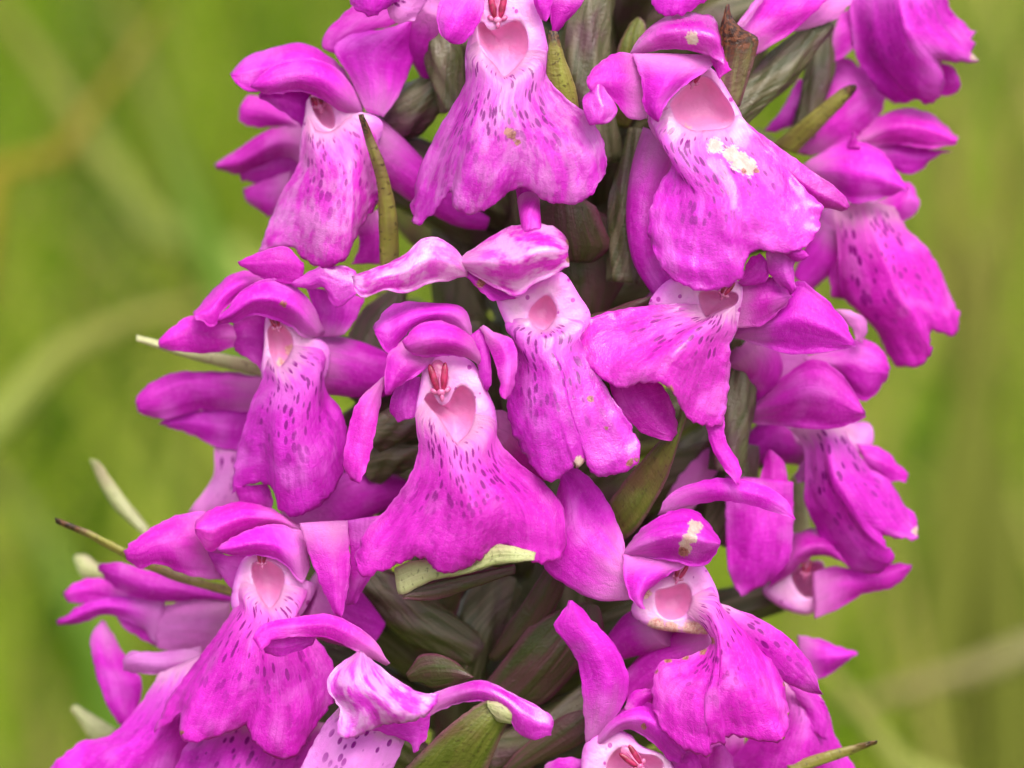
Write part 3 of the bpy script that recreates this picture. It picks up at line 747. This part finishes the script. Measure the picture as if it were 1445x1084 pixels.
# --- the middle flower
f = flower('centre', 'middle flower facing forward, heart-shaped open throat and wide spotted lip', 650, 560, 15)
patch(f, 'dorsal_sepal', 'E', '450,425 437,350 400,315 320,308 230,303 160,325 113,392', '445,440 380,385 300,372 240,397 200,442 165,482 120,415', d=(35, 5), b=24)
patch(f, 'petal', 'E', '485,505 452,430 390,385 320,367 250,390 213,442', '472,515 420,492 350,487 280,492 225,474', d=(10, -15), b=38)
patch(f, 'petal', 'E', '215,432 165,480 150,560 155,622', '325,492 290,532 230,572 165,617', d=(10, -10), b=22)
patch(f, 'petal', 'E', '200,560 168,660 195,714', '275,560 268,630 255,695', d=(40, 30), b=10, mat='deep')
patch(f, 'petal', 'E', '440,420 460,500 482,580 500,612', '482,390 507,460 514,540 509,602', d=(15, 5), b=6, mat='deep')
patch(f, 'sepal', 'E', '476,392 510,470 540,560 545,620 560,639', '488,384 530,410 582,430 602,480 599,540 582,610 565,637', d=(10, -25), b=16)
patch(f, 'sepal', 'E', '152,555 100,600 50,660 20,780 12,862 38,912', '150,572 137,660 117,760 92,860 66,922', d=(35, -5), b=12)
throat(f, 'E', '300,485 268,600 256,690 275,800 350,815 440,815 525,770 530,680 503,610 472,540 440,500 370,480', '284,632 310,611 340,652 370,642 390,602 420,586 456,622 461,682 440,742 396,782 360,732 330,692 296,667', d=5, deep=90)
column(f, 'E', 342, 610, 20, 27, -.12)
lip(f, 'H', '353,-84 326,-30 338,60 310,160 240,260 170,335 133,422', '353,-84 375,-50 396,-28 430,27 458,58 498,22 518,-38', '133,422 150,467 180,476 260,446 342,418 390,456 440,467 510,441 570,391 620,381 690,426 730,436 780,421 807,380', '518,-38 580,-20 590,45 645,110 733,180 793,260 807,380',
    d=(5, -28), e=(45, 50), b=38, nu=64, nv=84)
tube(f, 'spur', cv('E', (520, 740, 110), (600, 800, 150), (700, 880, 190)), [32, 28, 16], 'petal')

# --- left, second row
f = flower('middle_left', 'left flower of the second row, smooth two-lobed lip and browned anther', 405, 475, 135)
patch(f, 'dorsal_sepal', 'D', '530,165 450,128 380,138 320,185 243,272', '510,190 420,205 350,262 315,317 252,282', d=(150, 105), b=20)
patch(f, 'petal', 'D', '695,335 652,240 582,170 500,153 420,188 350,268 328,296', '672,353 622,352 577,317 520,292 450,277 390,302 335,300', d=(140, 95), b=44, scars=(('b', '553,238,12'),))
patch(f, 'sepal', 'D', '450,350 350,298 240,278 150,340 127,372', '450,372 380,387 300,407 200,402 130,387', d=(180, 160), b=18)
patch(f, 'petal', 'D', '385,300 440,272 495,275', '390,400 450,435 490,475', d=(170, 165), b=8, mat='deep')
throat(f, 'D', '495,285 487,380 482,490 560,520 680,510 712,400 665,350 590,325 540,285', '502,320 540,300 580,340 587,380 570,420 540,448 512,420 502,370', d=130, deep=60, scars='575,395,20 545,440,16 520,470,14')
column(f, 'D', 535, 325, 140, 15, -.3)
lip(f, 'D', '500,390 490,440 480,500 450,560 410,690 385,800 378,885', '500,390 512,427 540,453 570,425 590,375', '378,885 420,860 490,850 520,882 545,940 590,961 660,936 722,880 762,790 777,692', '590,375 690,400 690,480 702,540 747,590 777,692', d=(135, 100), e=(60, 40), b=36, f=.55)
patch(f, 'lip_lobe', 'D', '390,860 400,900 420,930', '500,850 520,900 515,935', d=(150, 160), b=4, mat='deep')
patch(f, 'petal', 'D', '680,350 655,250 630,180', '760,345 805,280 835,215', d=(160, 165), b=14)
tube(f, 'spur', cv('D', (650, 440, 200), (740, 450, 205), (860, 475, 215), (960, 500, 225)), [44, 42, 40, 34, 18], 'petal')
patch(f, 'torn_petal', 'D', '398,95 480,60 560,44 622,100', '408,108 480,150 560,170 622,160', d=(110, 105), b=14)
patch(f, 'torn_petal', 'D', '578,170 640,130 700,105 792,120 805,160', '600,182 650,188 690,185 735,252 802,205', d=(105, 100), b=10, mat='wet')

f = flower('far_left_middle', 'outer left flower behind the second row, one long blunt petal', 320, 600, 290)
patch(f, 'sepal', 'D', '500,490 400,470 300,469 180,474 90,514 48,570', '480,610 350,600 250,602 150,632 60,608', d=(280, 270), b=26)
patch(f, 'petal', 'D', '470,590 300,596 200,616 128,645', '430,740 330,727 240,682 140,652', d=(290, 290), b=14, mat='deep')
patch(f, 'lip', 'D', '320,715 310,830 228,948', '440,720 440,840 420,960', d=(300, 280), b=24, mat='lippale')

# --- right side, third row
f = flower('side_middle', 'right side flower with pointed overlapping hood petals and pleated lip', 1140, 610, 250)
patch(f, 'petal', 'F', '602,535 650,546 740,470 880,379 980,430 1062,560', '610,568 680,597 800,607 920,617 1000,602 1061,577', d=(240, 165), b=44)
patch(f, 'sepal', 'F', '850,375 950,338 1050,308 1122,350 1147,410', '890,410 980,445 1030,505 1072,519 1133,450', d=(250, 245), b=26)
patch(f, 'petal', 'F', '630,290 650,400 690,520', '880,290 860,400 820,520', d=(260, 270), b=6, mat='soft')
throat(f, 'F', '780,600 880,590 1000,590 1080,600 1080,680 980,720 880,700 800,660', '930,640 950,630 970,640 955,655', d=285, deep=30)
tube(f, 'spur', cv('F', (900, 650, 330), (760, 650, 330), (660, 700, 330)), [40, 36, 20], 'petal')
lip(f, 'I', '850,-70 900,-10 905,60 903,130 910,200 960,300 1040,390 1112,427', '850,-70 950,-90 1040,-70', '1112,427 1160,416 1206,372 1180,322 1172,292 1220,302 1288,307 1288,240', '1040,-70 1075,-10 1122,60 1190,105 1240,180 1288,240', d=(245, 205), e=(50, 55), b=42, scars=(('w', '1280,280,14'),))
patch(f, 'lip_lobe', 'I', '1080,-20 1170,0 1256,85', '1120,60 1180,105 1252,111', d=(270, 285), b=12)
patch(f, 'lip_lobe', 'I', '940,20 890,50 870,90', '940,80 910,110 880,110', d=(275, 285), b=5, mat='soft')
patch(f, 'petal', 'F', '680,900 718,720 735,683', '810,900 790,740 740,688', d=(230, 225), b=12, label='small upright pointed petal')

f = flower('side_lower', 'shadowed flower tucked under the pleated lip, dark red mouth', 1120, 830, 290)
patch(f, 'sepal', 'I', '635,90 638,330 650,430 690,500', '865,110 865,280 850,380 790,450', d=(215, 235), b=24, mat='lobe')
patch(f, 'dorsal_sepal', 'I', '780,470 830,350 870,288 960,262', '860,420 930,365 1010,372 1060,405', d=(280, 245), b=24, mat='deep')
throat(f, 'I', '760,480 810,440 880,400 960,378 975,440 952,520 930,560 880,560 810,530', '860,420 920,385 968,392 962,440 930,505 885,490', d=285, deep=110)
column(f, 'I', 905, 430, 285, 14, .2)
patch(f, 'petal', 'I', '930,420 1000,398 1100,408 1200,388 1268,390', '940,578 1020,542 1110,492 1200,472 1268,412', d=(280, 275), b=24)
patch(f, 'lip', 'I', '880,630 960,648 1082,692', '900,790 960,780 1010,752 1077,697', d=(290, 280), b=18)

# --- lower right
f = flower('lower_right', 'lower right flower with scarred hood and brown-edged tattered lip', 985, 840, 75)
patch(f, 'dorsal_sepal', 'I', '280,357 350,270 440,214 520,204 577,250 618,312', '285,366 370,370 450,380 520,398 572,392 617,332', d=(65, 15), b=46, nu=44, nv=40, scars=(('w', '530,270,24 515,300,24 500,330,22'), ('b', '492,345,18')))
patch(f, 'petal', 'I', '286,358 292,450 320,520 364,546', '520,385 455,420 392,462 355,502 363,544', d=(50, 25), b=26)
patch(f, 'sepal', 'I', '310,512 200,514 90,460 18,395 40,250 72,120', '297,350 282,290 252,210 200,128 140,73 85,58', d=(60, 75), b=20, e=(10, 20))
patch(f, 'sepal', 'I', '402,222 448,150 540,110 650,97 760,119 840,170 872,237', '455,222 520,192 620,177 700,187 780,207 866,239', d=(80, 10), b=16)
throat(f, 'I', '350,480 315,555 380,605 470,622 595,622 615,520 592,445 550,385 500,390 450,420', '398,482 440,470 500,455 522,500 502,560 450,582 410,562 395,522', d=62, deep=80, scars='400,600,30 450,612,30 520,610,30 570,605,30 365,490,20')
column(f, 'I', 470, 445, 75, 16, .4)
lip(f, 'I', '505,562 560,600 592,630 590,655 545,690 470,712 425,716 395,760 383,842', '505,562 518,532 526,495', '383,842 400,912 450,982 520,1032 582,1047 580,1012 610,1000 633,1007 641,976 700,977 760,992 832,987 852,900 832,792', '526,495 590,470 612,520 700,600 780,700 832,792',
    d=(60, 15), e=(30, 50), b=36, f=.6, nu=72, nv=80, scars=(('b', '592,650,14 560,688,14 500,705,12 440,716,14 400,755,10 835,800,8 850,900,6 833,980,7 582,1040,7'),))
patch(f, 'lip_lobe', 'I', '610,520 760,580 870,660 932,740 962,832', '620,570 760,705 840,792 952,834', d=(60, 85), b=14, mat='lip')
tube(f, 'spur', cv('I', (420, 590, 130), (330, 630, 150), (240, 690, 170)), [36, 32, 16], 'petal')
tube(f, 'lower_spur', cv('I', (600, 660, 150), (440, 740, 160), (300, 840, 175)), [40, 40, 26], 'petal')

f = flower('lower_edge', 'flower under the tattered lip cut by the lower picture edge, ring-shaped pale mouth', 880, 1090, 90)
patch(f, 'sepal', 'I', '160,1005 150,850 130,720 52,602 60,580 108,514', '205,975 282,880 307,780 262,670 192,590 116,514', d=(85, 25), b=16, e=(0, 15))
patch(f, 'dorsal_sepal', 'I', '180,1010 240,920 330,858 392,868 462,930 510,1010', '215,1000 300,952 380,992 440,1052 485,1068', d=(80, 60), b=30, scars=(('b', '360,938,12'),))
patch(f, 'petal', 'I', '290,880 320,825 380,812', '310,900 360,865 395,840', d=(75, 70), b=8)
throat(f, 'I', '145,1090 158,1000 230,948 310,968 345,1005 440,1050 460,1130 380,1220 250,1230 160,1180', '228,1082 260,1022 310,1012 345,1035 400,1042 425,1082 352,1152 262,1142', d=70, deep=80)
column(f, 'I', 345, 1078, 82, 22, -.75)
patch(f, 'petal', 'I', '575,1140 588,1025 620,1003', '675,1140 655,1040 627,1005', d=(110, 90), b=14)
patch(f, 'petal', 'I', '480,1000 540,1040 560,1110', '440,1060 480,1100 500,1140', d=(95, 85), b=14)
patch(f, 'petal', 'I', '20,1075 70,1050 150,1050', '20,1140 80,1130 150,1130', d=(120, 110), b=10, label='dull purple petal base')

f = flower('far_lower_right', 'broad magenta lip hanging behind the tattered one, thin bract across it', 1130, 950, 230)
lip(f, 'I', '800,760 800,880 700,1000 600,1120', '800,760 880,790 955,832', '600,1120 750,1180 900,1190 1100,1120', '955,832 988,900 1012,980 1100,1120', d=(200, 175), e=(30, 50), b=40, mat='lipplain')
patch(f, 'lip_lobe', 'I', '840,790 900,880 930,960', '950,830 985,895 975,990', d=(165, 165), b=10)

# --- lower left
f = flower('lower_left', 'lower left flower with arched hood, creased lip and strap-like hanging sepal', 375, 830, 110)
patch(f, 'dorsal_sepal', 'G', '890,270 800,212 690,179 600,194 545,222 513,258', '880,290 800,262 720,274 650,304 600,334 565,349 520,285', d=(130, 65), b=26, nv=26)
patch(f, 'petal', 'G', '885,280 800,255 720,267 640,304 588,339', '910,400 882,458 850,422 810,382 740,362 660,362 595,344', d=(110, 70), b=34, nv=26)
patch(f, 'sepal', 'G', '620,215 500,214 400,250 310,310 276,347', '610,445 500,432 400,392 330,402 285,372', d=(160, 130), b=26)
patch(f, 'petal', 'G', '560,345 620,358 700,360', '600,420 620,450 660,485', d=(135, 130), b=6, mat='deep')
patch(f, 'sepal', 'G', '873,252 900,340 940,450 992,562', '1037,243 1044,340 1042,450 1017,572', d=(85, 50), b=16)
patch(f, 'sepal_fold', 'G', '1030,243 1045,350 1035,530', '1170,222 1155,350 1120,430 1060,525', d=(90, 95), b=10, mat='deep')
throat(f, 'G', '690,365 652,440 645,545 720,590 800,600 870,575 930,470 890,440 840,390 760,365', '712,392 760,376 815,410 822,460 802,510 770,540 738,502 716,452', d=100, deep=70)
column(f, 'G', 745, 395, 105, 14)
lip(f, 'G', '714,440 660,470 648,540 590,630 500,750 430,850 378,957', '714,440 738,504 770,543 802,514 823,455', '378,957 430,935 468,900 464,950 480,990 540,992 620,967 690,941 715,990 760,1032 820,1057 872,1032 922,950 992,850', '823,455 900,480 870,555 930,640 992,740 992,850',
    d=(105, 62), e=(80, 40), b=34, f=.42, nu=64, nv=84, scars=(('b', '475,965,10'),))
tube(f, 'spur', cv('G', (900, 520, 170), (1010, 560, 180), (1130, 640, 190)), [46, 44, 26], 'petal')

f = flower('bottom', 'flower low on the spike with puckered white-streaked cap and two outspread sepals', 530, 1030, 35)
patch(f, 'dorsal_sepal', 'H', '150,713 70,770 48,830 86,895 80,977', '162,720 250,790 330,838 404,851', T='150,713 162,720', B='80,977 120,991 220,951 300,941 370,911 404,851', d=(20, -25), b=44, mat='cap', nu=34, nv=34, crumple=2.0)
patch(f, 'petal', 'H', '180,960 300,1000 322,1037', '375,900 365,980 326,1037', d=(20, 15), b=8, mat='deep')
patch(f, 'sepal', 'H', '360,855 450,824 540,807 640,850 742,905 767,940', '360,925 450,885 540,874 620,917 642,962 700,996 757,977', d=(25, -20), b=22, mat='wet')
patch(f, 'sepal', 'G', '1180,728 1130,650 1060,598 970,560 850,573 750,594 712,642', '1165,735 1060,684 970,644 880,637 800,645 765,665 742,692', d=(40, -25), b=14)
patch(f, 'sepal_fold', 'G', '930,632 800,640 742,662', '915,668 812,703 758,692', d=(20, -5), b=6)
lip(f, 'H', '88,890 30,960 -50,1110', '88,890 200,960 300,985', '-50,1110 60,1180 220,1150', '300,985 270,1060 220,1150', d=(35, 0), e=(20, 20), b=18, mat='lippale', nu=40, nv=40)
lip(f, 'G', '520,960 470,1040 440,1130', '520,960 720,930 960,930', '440,1130 650,1190 860,1140', '960,930 930,1030 860,1140', d=(150, 120), e=(30, 10), b=24, mat='lip', name='lip_lobe', nu=34, nv=34)

f = flower('far_left_lower', 'outermost left flower low on the spike, star-like narrow petals', 270, 880, 300)
patch(f, 'sepal', 'G', '660,500 550,475 450,430 350,410 260,384 186,395', '650,520 550,510 450,518 350,512 260,482 190,412', d=(290, 275), b=20, mat='deep')
patch(f, 'petal', 'G', '330,500 200,440 110,453 73,490', '320,550 180,525 100,522 78,507', d=(300, 320), b=12)
patch(f, 'petal', 'G', '420,500 260,500 150,520 48,586', '390,670 330,605 220,562 130,592 55,599', d=(290, 310), b=20)
patch(f, 'petal', 'G', '240,540 330,548 395,590', '270,600 330,642 395,670', d=(305, 300), b=6, mat='deep')
patch(f, 'throat', 'G', '640,515 500,512 375,545', '640,700 500,708 385,672', d=(290, 292), b=24, mat='soft')
patch(f, 'sepal', 'G', '200,580 164,640 180,750 220,870 262,938', '216,590 252,650 302,740 340,800 310,940', d=(310, 300), b=16)
patch(f, 'petal', 'G', '540,672 400,688 300,688 272,722', '540,745 430,767 340,762 275,752', d=(235, 235), b=16, mat='soft')
lip(f, 'G', '400,760 320,880 230,970 120,1000 10,1095', '400,760 480,730 580,680', '10,1095 200,1180 540,1180', '580,680 560,800 540,960 540,1180', d=(220, 185), e=(50, 10), b=44, mat='lipplain')

# ------------------------------------------------------------------ bracts (leaves of the spike)
def bract(c, L, Rr, mat='bract', d=(0, 0), b=14, label=None, e=(0, 0), **k):
    k.setdefault('pinch', label is None and mat != 'bractpale')
    return patch(orchid, 'bract', c, L, Rr, d=d, b=b, e=e, mat=mat, th=8, wavy=.4, label=label, nu=34, nv=16, **k)

bract('A', '668,1060 662,850 655,700 618,560 585,437', '742,1040 737,880 725,780 682,620 602,437', 'bracttip', (170, 70), 14, 'slim upright bract with flecked yellow-green tip')
bract('B', '590,440 572,290 577,200 582,118', '700,440 682,330 642,220 612,118', 'bracttip', (45, 10), 8, 'short bract with charred black tip')
bract('C', '500,380 508,200 520,105 545,14', '590,360 640,190 648,130 600,100 560,60 549,14', 'bractrust', (95, 60), 10, 'withered rust-brown bract tip')
bract('C', '700,490 820,390 940,298 982,289', '780,520 855,445 965,330 984,295', 'bracttip', (290, 230), 10, 'narrow bract with black point over a pale petal')
bract('F', '185,870 262,770 350,670 420,590 440,520', '240,1000 302,935 382,795 432,645 462,560', 'bract', (120, 40), 18, 'broad olive-green bract standing beside the wet lip')
bract('H', '262,450 340,425 500,430 570,382 620,380 707,402', '275,535 300,532 380,492 480,472 590,441 702,428', 'bractpale', (25, -42), 6, 'pale green bract tip curling under the middle lip')
bract('H', '640,440 500,468 400,488 290,520', '640,470 460,532 380,553 288,549', 'bractpurple', (85, 25), 6, 'purplish inner side of the curled bract')
bract('H', '280,1100 420,962 520,886 562,870', '540,1130 592,1000 618,945 630,915', 'bract', (45, -5), 20, 'wide green bract with curled brown tip')
patch(orchid, 'bract', 'H', '555,872 600,880 637,912', '565,905 590,935 632,945', d=(-8, -14), b=5, mat='bractpale', th=7, scars=(), label='small yellow curled bract tip')
bract('H', '285,765 350,724 430,734 505,790', '330,828 400,832 480,812 517,802', 'bractpurple', (100, 60), 14)
bract('G', '660,475 450,415 280,338 150,274 43,234', '660,505 440,442 270,360 150,297 43,250', 'bracttip', (250, 190), 6, 'long thin bract with black tip reaching outward')
bract('G', '350,300 230,180 160,35', '365,270 270,150 187,40', 'bractpale', (400, 440), 6)
bract('G', '230,440 170,440 130,430 105,370', '230,390 190,390 150,360 115,358', 'bractpale', (430, 450), 6)
bract('G', '240,990 170,990 95,880', '250,950 200,920 115,868', 'bractpale', (430, 450), 6)
bract('D', '500,440 300,398 180,376 53,344', '500,490 300,442 150,397 53,362', 'bractpale', (280, 225), 6, 'pale straw-coloured bract poking out sideways')
bract('I', '840,1072 1000,1022 1150,991', '870,1105 1020,1052 1150,999', 'bracttip', (150, 140), 5, 'thin bract crossing the lower edge')
bract('F', '800,990 800,850 810,770', '880,990 870,900 850,780', 'bractpale', (430, 430), 6)
bract('A', '930,430 880,370 760,300', '900,440 860,400 740,350', 'bract', (300, 260), 6)
bract('B', '500,980 510,860 530,740', '860,1010 790,860 740,730', 'bractpurple', (160, 130), 20)
bract('E', '700,420 690,200 720,0', '980,330 960,100 860,-60', 'bractpurple', (230, 210), 26)
bract('F', '-20,250 180,215 330,150', '60,300 240,240 360,185', 'bractpurple', (150, 90), 12)
bract('H', '540,720 640,600 720,480 800,360', '600,760 700,680 780,560 830,420', 'bractpurple', (210, 120), 16)
bract('H', '470,900 560,800 700,620 760,560', '640,960 760,860 900,700 980,560', 'bractpurple', (220, 150), 20)
bract('H', '150,560 300,560 400,500 420,400', '420,780 430,680 470,560 500,420', 'bractpurple', (260, 200), 16)
bract('H', '560,1100 640,1040 760,940 900,870', '640,1110 740,1060 860,1000 930,900', 'bractpurple', (180, 140), 12)
bract('C', '100,420 130,300 170,180 200,60', '260,440 260,320 270,200 290,60', 'bract', (220, 190), 14)
bract('D', '900,160 780,330 720,560', '1010,200 940,360 900,600', 'bractpurple', (300, 260), 16)
# greenish ovaries and flower stalks glimpsed between the lips
for c, q, r_ in (('C', [(560, 400, 180), (700, 260, 200), (880, 70, 230)], [20, 26, 16]), ('C', [(800, 460, 300), (860, 240, 300), (900, 30, 310)], [16, 20, 12]),
                 ('C', [(190, 960, 160), (210, 700, 160), (250, 440, 170)], [22, 28, 16]), ('C', [(120, 560, 190), (60, 250, 200), (90, -40, 210)], [30, 36, 30]),
                 ('A', [(620, 520, 260), (780, 420, 240), (900, 330, 230)], [26, 36, 26]), ('A', [(960, 420, 190), (910, 220, 190), (890, 20, 200)], [22, 26, 18]),
                 ('F', [(590, 760, 200), (620, 520, 200), (660, 320, 210)], [24, 28, 20]), ('H', [(150, 480, 230), (330, 600, 220), (520, 720, 240)], [30, 36, 24]),
                 ('H', [(560, 1060, 230), (760, 960, 220), (940, 820, 220)], [26, 34, 22]), ('E', [(110, 760, 200), (200, 720, 190), (330, 680, 180)], [24, 26, 20]),
                 ('E', [(90, 880, 230), (180, 820, 220), (300, 800, 210)], [24, 28, 20]), ('H', [(600, 480, 280), (520, 640, 260), (470, 820, 270)], [30, 38, 24])):
    tube(orchid, 'flower_stalk', cv(c, *q), r_, 'ovary', ribs=6, n=30, twist=2.0)

patch(FL['side_middle'][0], 'sepal', 'F', '370,900 420,790 520,680', '470,900 560,760 600,680', d=(260, 240), b=12, mat='soft')
patch(FL['far_lower_right'][0], 'petal', 'I', '420,960 440,1040 430,1130', '700,960 700,1040 700,1130', d=(230, 220), b=16)
tube(orchid, 'flower_stalk', cv('F', (560, 1000, 300), (600, 840, 290), (640, 660, 290)), [30, 36, 26], 'ovary', ribs=6, n=30)
bract('F', '430,1000 460,800 520,620', '600,1010 600,840 590,640', 'bractpurple', (360, 330), 20)
bract('E', '-20,1000 20,850 60,700', '200,1000 200,860 170,720', 'bractpurple', (340, 320), 20)
bract('E', '-60,720 60,640 150,480', '180,760 240,640 260,500', 'bractpurple', (330, 320), 16)
tube(FL['lower_left'][0], 'upper_spur', cv('D', (590, 1010, 230), (700, 940, 235), (840, 880, 250), (960, 880, 270)), [40, 42, 36, 20], 'petal')
tube(FL['wet'][0], 'lower_spur', cv('F', (640, 330, 190), (700, 400, 210), (690, 520, 240)), [34, 34, 18], 'petal')
tube(FL['upper_middle'][0], 'upper_spur', cv('A', (880, 20, 170), (830, 150, 200), (860, 290, 230)), [26, 26, 14], 'petal')
# the inside of the spike: more bracts and ovaries set round the stem, filling the gaps between the florets
rs = np.random.RandomState(5)
for k in range(46):
    a = k * 2.39996; y0 = 1270 - k * 31
    ca, sa_ = math.cos(a), math.sin(a)
    reach = rs.uniform(230, 310) if sa_ > -.2 else rs.uniform(150, 200)
    x0 = AX(y0) + ca * 60; d0 = AD + sa_ * 60
    x2 = AX(y0 - 170) + ca * reach; d2 = max(255, AD + sa_ * reach)
    y2 = y0 - rs.uniform(150, 210)
    path = [(x0, y0, d0), ((x0 + x2) / 2 + ca * 20, y0 - 45, (d0 + d2) / 2), (x2, y2, d2)]
    tube(orchid, 'flower_stalk', path, [20, 34, 36, 24], 'ovary', ribs=6, n=24, m=18, twist=2.2)
    w = rs.uniform(34, 48); px_, py_ = -sa_, ca
    l_ = ' '.join('%d,%d' % (x - w * s_ * (.35 + abs(sa_) * .65), y + 34 + w * .5 * s_) for (x, y, _), s_ in zip(path + [(x2 + ca * 45, y2 - 60, 0)], (1, 1.1, .8, .05)))
    r_ = ' '.join('%d,%d' % (x + w * s_ * (.35 + abs(sa_) * .65), y + 34 - w * .5 * s_) for (x, y, _), s_ in zip(path + [(x2 + ca * 45, y2 - 60, 0)], (1, 1.1, .8, .05)))
    patch(orchid, 'bract', 'P', l_, r_, d=(d0 - 10, d2 - 5), b=16, mat='bractpurple' if k % 3 else 'bract', th=8, nu=18, nv=10, wavy=.4, pinch=True)

# ------------------------------------------------------------------ single blades that can be told apart behind the spike
def tinted(name, c):
    return mat_grass(name, [(0, tuple(x * .75 for x in c)), (1.0, c)])
STRAW = tinted('straw_blade', (0.36, 0.34, 0.15)); PALE = tinted('pale_blade', (0.36, 0.43, 0.09)); FRESH = tinted('fresh_blade', (0.16, 0.30, 0.03)); DULL = tinted('dull_blade', (0.20, 0.22, 0.03)); RUST = tinted('rust_blade', (0.33, 0.27, 0.02))
near_blade([(-420, 2600, 3400), (-190, 900, 3450), (-20, 620, 3500), (110, 480, 3500), (300, 420, 3500)], 105, 1, 'pale arching grass blade left of the orchid at mid height', col=PALE)
near_blade([(1560, 3200, 2300), (1390, 1300, 2400), (1270, 1080, 2450), (1130, 900, 2500)], 95, 1, 'pale grass blade rising behind the lowest right lip', col=PALE)
near_blade([(2600, 2300, 3600), (1900, 800, 3650), (1445, 925, 3700), (1150, 1010, 3700)], 85, 1, 'straw-brown grass blade crossing the lower right corner', col=STRAW)
near_blade([(-260, 2600, 3600), (-40, 420, 3700), (90, 210, 3750), (235, 10, 3800)], 66, 1, 'grass blade with orange withered tip at the upper left', col=RUST)
near_blade([(700, 2800, 4900), (420, 620, 4950), (220, 330, 5000), (-30, -40, 5000)], 90, .8, 'green grass blade leaning behind the upper left flowers', col=PALE)
near_blade([(1500, 2900, 5600), (1420, 1000, 5600), (1370, 560, 5650), (1330, 120, 5700)], 130, .4, 'upright dull green blade right of the spike', col=DULL)
near_blade([(1200, 2900, 5000), (1330, 900, 5000), (1400, 420, 5050), (1450, 60, 5100)], 90, .8, 'olive blade leaning out beside the upper right flowers', col=DULL)
near_blade([(300, 2600, 5200), (180, 1150, 5200), (90, 820, 5200), (-60, 600, 5300)], 110, .5, 'fresh green blade leaning out below the pale arching one', col=FRESH)
near_blade([(420, 2700, 4700), (390, 760, 4700), (300, 380, 4750), (140, -60, 4800)], 90, .6, 'fresh green grass blade behind the outer left petals', col=FRESH)
